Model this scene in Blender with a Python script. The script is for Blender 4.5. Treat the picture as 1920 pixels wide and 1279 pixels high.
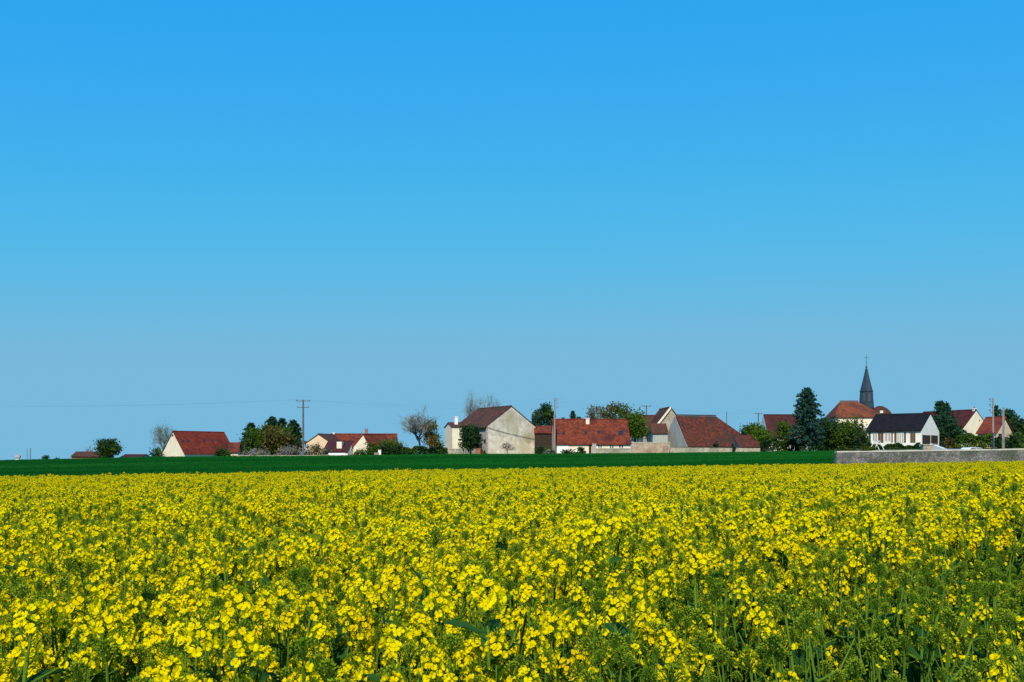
import bpy, bmesh, math, random
import numpy as np
from mathutils import Vector, Matrix, Euler

R = math.radians
scene = bpy.context.scene
for o in list(bpy.data.objects):
    bpy.data.objects.remove(o)
col = scene.collection

# ------------------------------------------------------------------ camera
F, H0, CAMZ = 1900.0, 858.0, 1.65          # focal length in photo pixels, eye-level row, eye height
cam_d = bpy.data.cameras.new('camera')
cam_d.sensor_width = 36.0
cam_d.lens = F / 1920.0 * 36.0
cam_d.shift_y = (H0 - 639.5) / 1920.0
cam_d.clip_start = 0.05
cam_d.clip_end = 9000.0
cam = bpy.data.objects.new('camera', cam_d)
cam.location = (0, 0, CAMZ)
cam.rotation_euler = (R(90), 0, 0)
col.objects.link(cam)
scene.camera = cam

# ------------------------------------------------------------------ sky, sun, exposure
SUN_EL, SUN_AZ = 40.0, 186.0                # azimuth clockwise from +Y
world = bpy.data.worlds.new('World')
scene.world = world
world.use_nodes = True
wn, wl = world.node_tree.nodes, world.node_tree.links
wn.clear()
sky = wn.new('ShaderNodeTexSky')
sky.sky_type = 'NISHITA'
sky.sun_disc = False
sky.sun_elevation = R(SUN_EL)
sky.sun_rotation = R(SUN_AZ)
sky.altitude = 3000
sky.air_density = 1.0
sky.dust_density = 0.0
sky.ozone_density = 6.0
# one grade for the whole sky: deeper, clearer blue (per-channel power on the sky's radiance)
SKY = 0.07
sep = wn.new('ShaderNodeSeparateColor'); cmb = wn.new('ShaderNodeCombineColor')
wl.new(sky.outputs[0], sep.inputs[0])
def mnode(op, a, b, c=None):
    n = wn.new('ShaderNodeMath'); n.operation = op
    for k, v in enumerate((a, b, c)):
        if v is None: continue
        if isinstance(v, float): n.inputs[k].default_value = v
        else: wl.new(v, n.inputs[k])
    return n.outputs[0]
sr = mnode('MULTIPLY', sep.outputs[0], SKY); sg = mnode('MULTIPLY', sep.outputs[1], SKY)
gr = mnode('SMOOTH_MIN', mnode('MULTIPLY', mnode('POWER', sr, 1.55), 2.9), 0.19, 0.12)
gg = mnode('SMOOTH_MIN', mnode('MULTIPLY', mnode('POWER', sg, 0.42), 0.95), 0.485, 0.05)
gb = mnode('MULTIPLY_ADD', gr, -1.0, 0.90)
for k, v in enumerate((gr, gg, gb)):
    wl.new(mnode('MULTIPLY', v, 1.0 / SKY), cmb.inputs[k])
bg = wn.new('ShaderNodeBackground')
bg.inputs['Strength'].default_value = SKY
wo = wn.new('ShaderNodeOutputWorld')
wl.new(cmb.outputs[0], bg.inputs['Color'])
wl.new(bg.outputs[0], wo.inputs['Surface'])
sun_d = bpy.data.lights.new('sun', 'SUN')
sun_d.energy = 4.8
sun_d.angle = R(0.53)
sun_d.color = (1.0, 0.88, 0.68)
sun = bpy.data.objects.new('sun', sun_d)
az = R(SUN_AZ)
to_sun = Vector((math.sin(az) * math.cos(R(SUN_EL)), math.cos(az) * math.cos(R(SUN_EL)), math.sin(R(SUN_EL))))
sun.rotation_euler = to_sun.to_track_quat('Z', 'Y').to_euler()
sun.location = to_sun * 100
col.objects.link(sun)
vs = scene.view_settings
vs.view_transform = 'Standard'
vs.look = 'None'
vs.gamma = 1.0
vs.use_curve_mapping = False
vs.exposure = 0.0
scene.render.engine = 'CYCLES'
scene.cycles.use_denoising = False
scene.cycles.max_bounces = 6
scene.cycles.diffuse_bounces = 3
scene.cycles.transparent_max_bounces = 4

# ------------------------------------------------------------------ helpers
rnd = random.Random(7)
nprng = np.random.default_rng(7)

def sstep(t):
    t = np.clip(t, 0, 1)
    return t * t * (3 - 2 * t)

PXS = [-3000, 0, 130, 300, 570, 840, 1000, 1200, 1430, 1560, 1622, 1760, 1920, 5000]
ROWS = [866, 865.5, 863, 859, 857.5, 854, 854, 852.5, 850, 848, 838, 837, 839, 839]

def ground(x, y):
    """terrain height: gently tilted field, then a rise to the village"""
    x = np.asarray(x, float); y = np.asarray(y, float)
    yc = np.maximum(y, 20.0)
    xn = np.clip(x, -160, 160)
    field = 0.013 * xn - 0.0066 * np.clip(y, -40, 100) 
    px = 960 + F * x / yc
    row = np.interp(px, PXS, ROWS)
    k = sstep((px - 1560) / 60.0)
    yv = 180 - 15 * k
    zv = CAMZ + (H0 - row) / F * yv
    y0 = 82 + 18 * k
    t = np.clip((y - y0) / (yv - y0), 0, 1)
    t = t * t * (2.2 - 1.2 * t) * (1 - k) + k * t ** 0.6
    z = field * (1 - t) + zv * t
    dip = 1.2 * sstep((820 - px) / 150.0)
    z = z - dip * sstep((y - yv) / 14.0)
    z = z - np.clip((y - 300) * 0.012, 0, 14)
    return z

def gz(x, y):
    return float(ground(x, y))

def pt(px, row, Y):
    return Vector(((px - 960) / F * Y, Y, CAMZ - (row - H0) / F * Y))

def px_x(px, Y):
    return (px - 960) / F * Y

def zrow(row, Y):
    return CAMZ - (row - H0) / F * Y

class MB:
    """collects shapes; build() links them as ONE mesh object"""
    def __init__(self):
        self.v, self.f, self.m = [], [], []
    def add(self, vs, fs, mat=0):
        b = len(self.v)
        self.v.extend([tuple(p) for p in vs])
        self.f.extend([tuple(i + b for i in f) for f in fs])
        self.m.extend([mat] * len(fs))
        return self
    def box(self, lo, hi, mat=0, M=None):
        (a, b, c), (d, e, f) = lo, hi
        vs = [Vector(p) for p in ((a, b, c), (d, b, c), (d, e, c), (a, e, c), (a, b, f), (d, b, f), (d, e, f), (a, e, f))]
        if M is not None:
            vs = [M @ p for p in vs]
        return self.add(vs, [(0, 3, 2, 1), (4, 5, 6, 7), (0, 1, 5, 4), (1, 2, 6, 5), (2, 3, 7, 6), (3, 0, 4, 7)], mat)
    def tube(self, pts, rad, n=4, mat=0, cap=True):
        pts = [Vector(p) for p in pts]
        vs, fs = [], []
        for i, p in enumerate(pts):
            d = (pts[min(i + 1, len(pts) - 1)] - pts[max(i - 1, 0)])
            if d.length < 1e-9: d = Vector((0, 0, 1))
            d.normalize()
            a = d.orthogonal().normalized() if abs(d.z) > 0.9 else d.cross(Vector((0, 0, 1))).normalized()
            if abs(d.z) > 0.9:
                a = Vector((1, 0, 0)) - d * d.x; a.normalize()
            b = d.cross(a)
            r = rad[i] if hasattr(rad, '__len__') else rad
            for k in range(n):
                t = 2 * math.pi * k / n
                vs.append(p + a * (r * math.cos(t)) + b * (r * math.sin(t)))
        for i in range(len(pts) - 1):
            for k in range(n):
                fs.append((i * n + k, i * n + (k + 1) % n, (i + 1) * n + (k + 1) % n, (i + 1) * n + k))
        if cap and n > 2:
            fs.append(tuple(range(n - 1, -1, -1)))
            fs.append(tuple((len(pts) - 1) * n + k for k in range(n)))
        return self.add(vs, fs, mat)
    def merge(self, other, M, matmap=None):
        b = len(self.v)
        self.v.extend([tuple(M @ Vector(p)) for p in other.v])
        self.f.extend([tuple(i + b for i in f) for f in other.f])
        self.m.extend(other.m if matmap is None else [matmap[i] for i in other.m])
        return self
    def mesh(self, name, mats, smooth=False, recalc=False):
        me = bpy.data.meshes.new(name)
        me.from_pydata(self.v, [], self.f)
        for m in (mats if isinstance(mats, (list, tuple)) else [mats]):
            me.materials.append(m)
        me.polygons.foreach_set('material_index', self.m)
        if smooth:
            me.polygons.foreach_set('use_smooth', [True] * len(self.f))
        me.update()
        if recalc:
            bm = bmesh.new(); bm.from_mesh(me)
            bmesh.ops.recalc_face_normals(bm, faces=bm.faces)
            bm.to_mesh(me); bm.free()
        return me
    def build(self, name, mats, parent=None, smooth=False, recalc=True):
        o = bpy.data.objects.new(name, self.mesh(name, mats, smooth, recalc))
        col.objects.link(o)
        o.parent = parent
        return o

def tag(o, label, cat, group=None):
    o['label'] = label; o['category'] = cat
    if group: o['group'] = group
    return o

def empty(name, loc, rz=0.0):
    o = bpy.data.objects.new(name, None)
    o.empty_display_size = 0.3
    o.location = loc; o.rotation_euler = (0, 0, rz)
    col.objects.link(o)
    return o

# ------------------------------------------------------------------ materials
def material(name):
    m = bpy.data.materials.new(name)
    m.use_nodes = True
    nt = m.node_tree
    b = nt.nodes['Principled BSDF']
    return m, nt, b

def noise_mat(name, c0, c1, scale=1.0, rough=0.85, detail=6, bump=0.0, bscale=None, c2=None, s2=None, spec=0.3, lo=0.35, hi=0.65, stretch=None):
    """two (three) colours blended by noise in object space, optional fine relief"""
    m, nt, b = material(name)
    N, L = nt.nodes, nt.links
    tc = N.new('ShaderNodeTexCoord')
    vec = tc.outputs['Object']
    if stretch:
        mp = N.new('ShaderNodeMapping'); mp.inputs['Scale'].default_value = stretch
        L.new(vec, mp.inputs[0]); vec = mp.outputs[0]
    nz = N.new('ShaderNodeTexNoise'); nz.inputs['Scale'].default_value = scale; nz.inputs['Detail'].default_value = detail
    L.new(vec, nz.inputs['Vector'])
    r = N.new('ShaderNodeValToRGB')
    r.color_ramp.elements[0].position = lo; r.color_ramp.elements[0].color = (*c0, 1)
    r.color_ramp.elements[1].position = hi; r.color_ramp.elements[1].color = (*c1, 1)
    L.new(nz.outputs[0], r.inputs[0])
    out = r.outputs[0]
    if c2 is not None:
        n2 = N.new('ShaderNodeTexNoise'); n2.inputs['Scale'].default_value = s2 or scale * 0.2; n2.inputs['Detail'].default_value = 4
        L.new(vec, n2.inputs['Vector'])
        r2 = N.new('ShaderNodeValToRGB')
        r2.color_ramp.elements[0].position = 0.48; r2.color_ramp.elements[1].position = 0.66
        L.new(n2.outputs[0], r2.inputs[0])
        mx = N.new('ShaderNodeMix'); mx.data_type = 'RGBA'
        L.new(r2.outputs[0], mx.inputs[0]); L.new(out, mx.inputs[6]); mx.inputs[7].default_value = (*c2, 1)
        out = mx.outputs[2]
    L.new(out, b.inputs['Base Color'])
    b.inputs['Roughness'].default_value = rough
    b.inputs['Specular IOR Level'].default_value = spec
    if bump:
        n3 = N.new('ShaderNodeTexNoise'); n3.inputs['Scale'].default_value = bscale or scale * 6; n3.inputs['Detail'].default_value = 5
        L.new(vec, n3.inputs['Vector'])
        bp = N.new('ShaderNodeBump'); bp.inputs['Strength'].default_value = bump; bp.inputs['Distance'].default_value = 0.1
        L.new(n3.outputs[0], bp.inputs['Height']); L.new(bp.outputs[0], b.inputs['Normal'])
    return m

def tile_mat(name, c0, c1, c2, sc=(1, 1, 1), course=0.33):
    """roof tiles: mottled colours with courses running along the eave"""
    m = noise_mat(name, c0, c1, 1.9, 0.8, 10, 0, None, c2, 0.45, spec=0.15, lo=.38, hi=.62)
    nt = m.node_tree; N, L = nt.nodes, nt.links
    tc = N.new('ShaderNodeTexCoord')
    w = N.new('ShaderNodeTexWave'); w.wave_type = 'BANDS'; w.bands_direction = 'Z'; w.wave_profile = 'SAW'
    w.inputs['Scale'].default_value = 1.6; w.inputs['Distortion'].default_value = 0.4
    L.new(tc.outputs['Object'], w.inputs['Vector'])
    bp = N.new('ShaderNodeBump'); bp.inputs['Strength'].default_value = 0.5; bp.inputs['Distance'].default_value = 0.05
    L.new(w.outputs['Fac'], bp.inputs['Height'])
    L.new(bp.outputs[0], nt.nodes['Principled BSDF'].inputs['Normal'])
    return m

def leaf_mat(name, c0, c1, trans=0.35, scale=0.9, rough=0.6, objrand=0.0, tcol=None, wpos=None):
    """foliage or petal: diffuse reflection plus light coming through"""
    m, nt, b = material(name)
    N, L = nt.nodes, nt.links
    tc = N.new('ShaderNodeTexCoord')
    nz = N.new('ShaderNodeTexNoise'); nz.inputs['Scale'].default_value = scale; nz.inputs['Detail'].default_value = 3
    L.new(tc.outputs['Object'], nz.inputs['Vector'])
    if wpos:
        ge = N.new('ShaderNodeNewGeometry'); mp = N.new('ShaderNodeMapping'); mp.inputs['Scale'].default_value = wpos
        L.new(ge.outputs['Position'], mp.inputs[0]); L.new(mp.outputs[0], nz.inputs['Vector'])
    r = N.new('ShaderNodeValToRGB')
    r.color_ramp.elements[0].position = 0.36; r.color_ramp.elements[0].color = (*c0, 1)
    r.color_ramp.elements[1].position = 0.64; r.color_ramp.elements[1].color = (*c1, 1)
    fac = nz.outputs[0]
    if objrand:
        oi = N.new('ShaderNodeObjectInfo')
        mm = N.new('ShaderNodeMath'); mm.operation = 'MULTIPLY_ADD'
        mm.inputs[1].default_value = objrand; L.new(oi.outputs['Random'], mm.inputs[0]); 
        ad = N.new('ShaderNodeMath'); ad.operation = 'SUBTRACT'; ad.inputs[1].default_value = objrand * 0.5
        L.new(nz.outputs[0], ad.inputs[0]); L.new(ad.outputs[0], mm.inputs[2])
        fac = mm.outputs[0]
    L.new(fac, r.inputs[0])
    L.new(r.outputs[0], b.inputs['Base Color'])
    b.inputs['Roughness'].default_value = rough
    b.inputs['Specular IOR Level'].default_value = 0.03
    t = N.new('ShaderNodeBsdfTranslucent')
    if tcol: t.inputs['Color'].default_value = (*tcol, 1)
    else: L.new(r.outputs[0], t.inputs['Color'])
    mx = N.new('ShaderNodeMixShader'); mx.inputs[0].default_value = trans
    L.new(b.outputs[0], mx.inputs[1]); L.new(t.outputs[0], mx.inputs[2])
    L.new(mx.outputs[0], N['Material Output'].inputs['Surface'])
    return m

def plain(name, c, rough=0.7, metal=0.0, spec=0.3):
    m, nt, b = material(name)
    b.inputs['Base Color'].default_value = (*c, 1)
    b.inputs['Roughness'].default_value = rough
    b.inputs['Metallic'].default_value = metal
    b.inputs['Specular IOR Level'].default_value = spec
    return m

M = {}
M['soil'] = noise_mat('soil', (0.018, 0.016, 0.006), (0.032, 0.028, 0.010), 3.0, 0.95, 6, 0.6)
M['grass_ground'] = noise_mat('grass_ground', (0.02, 0.07, 0.016), (0.06, 0.09, 0.025), 0.15, 0.95, 8, 0.5, 3.0, (0.09, 0.08, 0.04), 0.04)
M['wheat_ground'] = noise_mat('wheat_ground', (0.001, 0.04, 0.009), (0.0015, 0.05, 0.012), 0.05, 0.9, 6, 0.5, 2.0)
M['wheat'] = leaf_mat('wheat', (0.003, 0.092, 0.012), (0.013, 0.155, 0.018), 0.3, 1.0, wpos=(0.012, 0.09, 0))
M['cream'] = noise_mat('cream_render', (0.72, 0.64, 0.48), (0.82, 0.76, 0.6), 0.8, 0.9, 6, 0.1)
M['white_render'] = noise_mat('white_render', (0.74, 0.72, 0.66), (0.84, 0.83, 0.78), 0.8, 0.9, 6, 0.1)
M['peach'] = noise_mat('peach_render', (0.68, 0.5, 0.32), (0.76, 0.6, 0.42), 0.8, 0.9, 6, 0.1)
M['old_render'] = noise_mat('old_render', (0.42, 0.385, 0.31), (0.66, 0.61, 0.52), 1.5, 0.95, 12, 0.4, 4, (0.36, 0.33, 0.22), 0.35, stretch=(1, 1, .6))
M['flaking'] = noise_mat('flaking_render', (0.54, 0.48, 0.38), (0.76, 0.70, 0.59), 1.3, 0.95, 12, 0.4, 4, (0.52, 0.46, 0.30), 0.4, stretch=(1, 1, .7))
M['grey_render'] = noise_mat('grey_render', (0.26, 0.25, 0.24), (0.38, 0.36, 0.33), 0.6, 0.95, 8, 0.3, 4)
M['grey_boards'] = noise_mat('grey_boards', (0.28, 0.29, 0.28), (0.46, 0.47, 0.45), 2.0, 0.9, 6, 0.3, 5, None, None, stretch=(3, 3, 0.2))
M['pink_stone'] = noise_mat('pink_stone', (0.66, 0.46, 0.33), (0.80, 0.68, 0.5), 1.2, 0.95, 8, 0.5, 5, (0.5, 0.28, 0.2), 0.5)
M['pale_stone'] = noise_mat('pale_stone', (0.56, 0.48, 0.36), (0.76, 0.68, 0.53), 1.2, 0.95, 8, 0.5, 5, (0.4, 0.38, 0.28), 0.4)
M['wall_stone'] = noise_mat('wall_stone', (0.16, 0.16, 0.16), (0.38, 0.37, 0.35), 2.6, 0.95, 10, 0.8, 6, (0.12, 0.14, 0.10), 0.5)
def rubble(m, scale, dark):
    nt = m.node_tree; N, L = nt.nodes, nt.links
    tc = N.new('ShaderNodeTexCoord'); mp = N.new('ShaderNodeMapping'); mp.inputs['Scale'].default_value = (scale, scale, scale * 1.6)
    L.new(tc.outputs['Object'], mp.inputs[0])
    v = N.new('ShaderNodeTexVoronoi'); v.feature = 'DISTANCE_TO_EDGE'; L.new(mp.outputs[0], v.inputs['Vector'])
    v2 = N.new('ShaderNodeTexVoronoi'); L.new(mp.outputs[0], v2.inputs['Vector'])
    r = N.new('ShaderNodeValToRGB'); r.color_ramp.elements[0].position = .02; r.color_ramp.elements[1].position = .09
    L.new(v.outputs['Distance'], r.inputs[0])
    b = N['Principled BSDF']; src = b.inputs['Base Color'].links[0].from_socket
    hs = N.new('ShaderNodeHueSaturation'); L.new(src, hs.inputs['Color'])
    mr = N.new('ShaderNodeMapRange'); mr.inputs[3].default_value = .55; mr.inputs[4].default_value = 1.5
    L.new(v2.outputs['Color'], mr.inputs[0]); L.new(mr.outputs[0], hs.inputs['Value'])
    mx = N.new('ShaderNodeMix'); mx.data_type = 'RGBA'; L.new(r.outputs[0], mx.inputs[0]); mx.inputs[6].default_value = (*dark, 1); L.new(hs.outputs[0], mx.inputs[7])
    L.new(mx.outputs[2], b.inputs['Base Color'])
    bp = N.new('ShaderNodeBump'); bp.inputs['Distance'].default_value = .05; L.new(r.outputs[0], bp.inputs['Height']); L.new(bp.outputs[0], b.inputs['Normal'])
rubble(M['wall_stone'], 2.2, (.10, .095, .085)); rubble(M['pale_stone'], 2.0, (.36, .33, .26)); rubble(M['pink_stone'], 2.4, (.62, .5, .38))
M['coping'] = noise_mat('coping', (0.42, 0.40, 0.34), (0.58, 0.56, 0.48), 1.0, 0.95, 8, 0.4, 6)
M['red_tile'] = tile_mat('red_tile', (0.11, 0.018, 0.011), (0.19, 0.034, 0.016), (0.075, 0.018, 0.014))
M['rust_tile'] = tile_mat('rust_tile', (0.11, 0.022, 0.014), (0.21, 0.048, 0.018), (0.07, 0.02, 0.018))
M['brown_tile'] = tile_mat('brown_tile', (0.06, 0.026, 0.017), (0.125, 0.048, 0.026), (0.055, 0.035, 0.024))
M['old_tile'] = tile_mat('old_tile', (0.055, 0.018, 0.014), (0.135, 0.036, 0.02), (0.045, 0.03, 0.022))
M['plum_tile'] = tile_mat('plum_tile', (0.045, 0.014, 0.015), (0.09, 0.023, 0.019), (0.04, 0.018, 0.02))
M['orange_tile'] = tile_mat('orange_tile', (0.12, 0.038, 0.019), (0.22, 0.064, 0.026), (0.085, 0.036, 0.022))
M['dark_slate'] = tile_mat('dark_slate', (0.007, 0.006, 0.007), (0.014, 0.011, 0.012), (0.011, 0.010, 0.011))
M['blue_slate'] = noise_mat('blue_slate', (0.012, 0.022, 0.036), (0.028, 0.044, 0.06), 2.0, 0.45, 6, 0.2, spec=0.5)
M['white_paint'] = plain('white_paint', (0.8, 0.8, 0.78), 0.5)
M['brown_paint'] = plain('brown_paint', (0.12, 0.075, 0.04), 0.6)
M['grey_paint'] = plain('grey_paint', (0.25, 0.26, 0.24), 0.6)
M['dark_wood_and_shade'] = noise_mat('dark_wood_and_shade', (0.02, 0.015, 0.012), (0.05, 0.035, 0.025), 3.0, 0.9, 5, 0.2)  # dark timber, also the painted shade of the passage and garage
M['brick'] = noise_mat('brick', (0.25, 0.09, 0.06), (0.36, 0.15, 0.09), 4.0, 0.9, 5, 0.2)
M['glass'] = plain('window_glass', (0.02, 0.025, 0.03), 0.08, 0.0, 0.6)
M['curtain'] = plain('curtain_glass', (0.42, 0.38, 0.33), 0.3, 0.0, 0.3)
M['concrete'] = noise_mat('concrete', (0.36, 0.34, 0.3), (0.48, 0.46, 0.42), 1.0, 0.9, 6, 0.2)
M['old_concrete'] = noise_mat('old_concrete', (0.20, 0.18, 0.16), (0.32, 0.29, 0.26), 1.0, 0.9, 6, 0.2)
M['pole_wood'] = noise_mat('pole_wood', (0.10, 0.085, 0.07), (0.17, 0.145, 0.12), 2.0, 0.9, 6, 0.2)
M['steel'] = plain('steel', (0.12, 0.13, 0.14), 0.5, 0.7)
M['porcelain'] = plain('porcelain', (0.10, 0.07, 0.06), 0.3)
M['wire'] = plain('wire', (0.08, 0.09, 0.1), 0.5, 0.5)
M['bark'] = noise_mat('bark', (0.06, 0.05, 0.04), (0.12, 0.10, 0.085), 3.0, 0.95, 6, 0.5)
M['pale_bark'] = noise_mat('pale_bark', (0.26, 0.25, 0.22), (0.42, 0.40, 0.36), 3.0, 0.95, 6, 0.5)
M['twig_grey'] = noise_mat('twig_grey', (0.13, 0.135, 0.115), (0.22, 0.225, 0.20), 1.0, 0.95, 4)
M['twig_brown'] = noise_mat('twig_brown', (0.09, 0.07, 0.055), (0.15, 0.12, 0.09), 1.0, 0.95, 4)
M['fol_green'] = leaf_mat('foliage_green', (0.04, 0.095, 0.012), (0.10, 0.17, 0.022))
M['fol_bright'] = leaf_mat('foliage_bright', (0.06, 0.14, 0.014), (0.12, 0.22, 0.024))
M['fol_dark'] = leaf_mat('foliage_dark', (0.012, 0.04, 0.014), (0.035, 0.075, 0.022), 0.2)
M['fol_blue'] = leaf_mat('foliage_blue_conifer', (0.012, 0.05, 0.04), (0.035, 0.095, 0.075), 0.2)
M['fol_pine'] = leaf_mat('foliage_pine', (0.012, 0.05, 0.028), (0.03, 0.085, 0.045), 0.2)
M['fol_olive'] = leaf_mat('foliage_olive', (0.09, 0.085, 0.02), (0.16, 0.14, 0.035))
M['fol_rust'] = leaf_mat('foliage_rust', (0.15, 0.075, 0.018), (0.22, 0.13, 0.025))
M['fol_grey'] = leaf_mat('foliage_grey', (0.16, 0.17, 0.14), (0.26, 0.26, 0.23), 0.3)
M['fol_beige'] = leaf_mat('foliage_beige', (0.16, 0.13, 0.07), (0.30, 0.26, 0.16), 0.3)
M['car_white'] = plain('car_white', (0.8, 0.8, 0.8), 0.2, 0, 0.6)
M['car_blue'] = plain('car_blue', (0.06, 0.12, 0.2), 0.25, 0.2, 0.6)
M['rubber'] = plain('rubber', (0.02, 0.02, 0.02), 0.8)
M['lamp_red'] = plain('lamp_red', (0.4, 0.02, 0.02), 0.3)
M['lamp_clear'] = plain('lamp_clear', (0.7, 0.7, 0.7), 0.1)
# rapeseed
M['petal'] = leaf_mat('petal', (0.88, 0.68, 0.0), (0.95, 0.81, 0.0), 0.38, 9.0, 0.55, 0.25)
M['rape_stem'] = leaf_mat('rape_stem', (0.06, 0.14, 0.012), (0.12, 0.21, 0.02), 0.1, 5.0)
M['rape_bud'] = leaf_mat('rape_bud', (0.09, 0.19, 0.008), (0.30, 0.40, 0.02), 0.25, 20.0, 0.6, 0.3)
M['rape_leaf'] = leaf_mat('rape_leaf', (0.022, 0.085, 0.016), (0.06, 0.15, 0.03), 0.3, 6.0, 0.5, 0.2)

# ------------------------------------------------------------------ setting: ground and wheat field
def graded(stops):
    out = []
    for (a, b, s) in stops:
        n = max(1, int(round((b - a) / s)))
        out += [a + (b - a) * i / n for i in range(n)]
    out.append(stops[-1][1])
    return out

GX = graded([(-4000, -600, 400), (-600, -180, 60), (-180, 180, 4), (180, 600, 60), (600, 4000, 400)])
GY = graded([(-600, -30, 95), (-30, 76, 6), (76, 88, 1.5), (88, 260, 4), (260, 700, 40), (700, 6000, 400)])

def sheet(name, xs, ys, mat, dz=0.0):
    xs = np.array(xs); ys = np.array(ys)
    X, Y = np.meshgrid(xs, ys)
    Z = ground(X, Y) + dz
    v = np.stack([X.ravel(), Y.ravel(), Z.ravel()], 1)
    nx = len(xs)
    f = [(j * nx + i, j * nx + i + 1, (j + 1) * nx + i + 1, (j + 1) * nx + i) for j in range(len(ys) - 1) for i in range(nx - 1)]
    me = bpy.data.meshes.new(name)
    me.from_pydata(v.tolist(), [], f)
    me.materials.append(mat)
    me.polygons.foreach_set('use_smooth', [True] * len(f))
    o = bpy.data.objects.new(name, me)
    o['kind'] = 'structure'
    col.objects.link(o)
    return o

sheet('ground', GX, GY, M['grass_ground'])
sheet('field_soil', [x for x in GX if -180 <= x <= 180], [y for y in GY if -30 <= y <= 90], M['soil'], 0.004)
WX = [x for x in GX if -180 <= x <= 180]
WY = [y for y in GY if 50 <= y <= 184]
wheat_faces_limit = 0.30 * F  # wheat ends where the stone wall begins
# wheat sheet: left of the yard wall only
def field_far(x):
    return 58 + (x + 30) / 75 * 32
def wheat_sheet():
    xs, ys = np.array(WX), np.array(WY)
    X, Y = np.meshgrid(xs, ys); Z = ground(X, Y) + 0.03
    v = np.stack([X.ravel(), Y.ravel(), Z.ravel()], 1); nx = len(xs)
    f = []
    for j in range(len(ys) - 1):
        for i in range(nx - 1):
            xm, ym = 0.5 * (xs[i] + xs[i + 1]), 0.5 * (ys[j] + ys[j + 1])
            if xm / ym < 0.312 and ym > field_far(xm) - 4:
                f.append((j * nx + i, j * nx + i + 1, (j + 1) * nx + i + 1, (j + 1) * nx + i))
    me = bpy.data.meshes.new('wheat_field_ground'); me.from_pydata(v.tolist(), [], f); me.materials.append(M['wheat_ground'])
    me.polygons.foreach_set('use_smooth', [True] * len(f))
    bm = bmesh.new(); bm.from_mesh(me)
    bmesh.ops.delete(bm, geom=[q for q in bm.verts if not q.link_faces], context='VERTS')
    bm.to_mesh(me); bm.free()
    o = bpy.data.objects.new('wheat_field_ground', me); o['kind'] = 'structure'; col.objects.link(o)
wheat_sheet()

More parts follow.
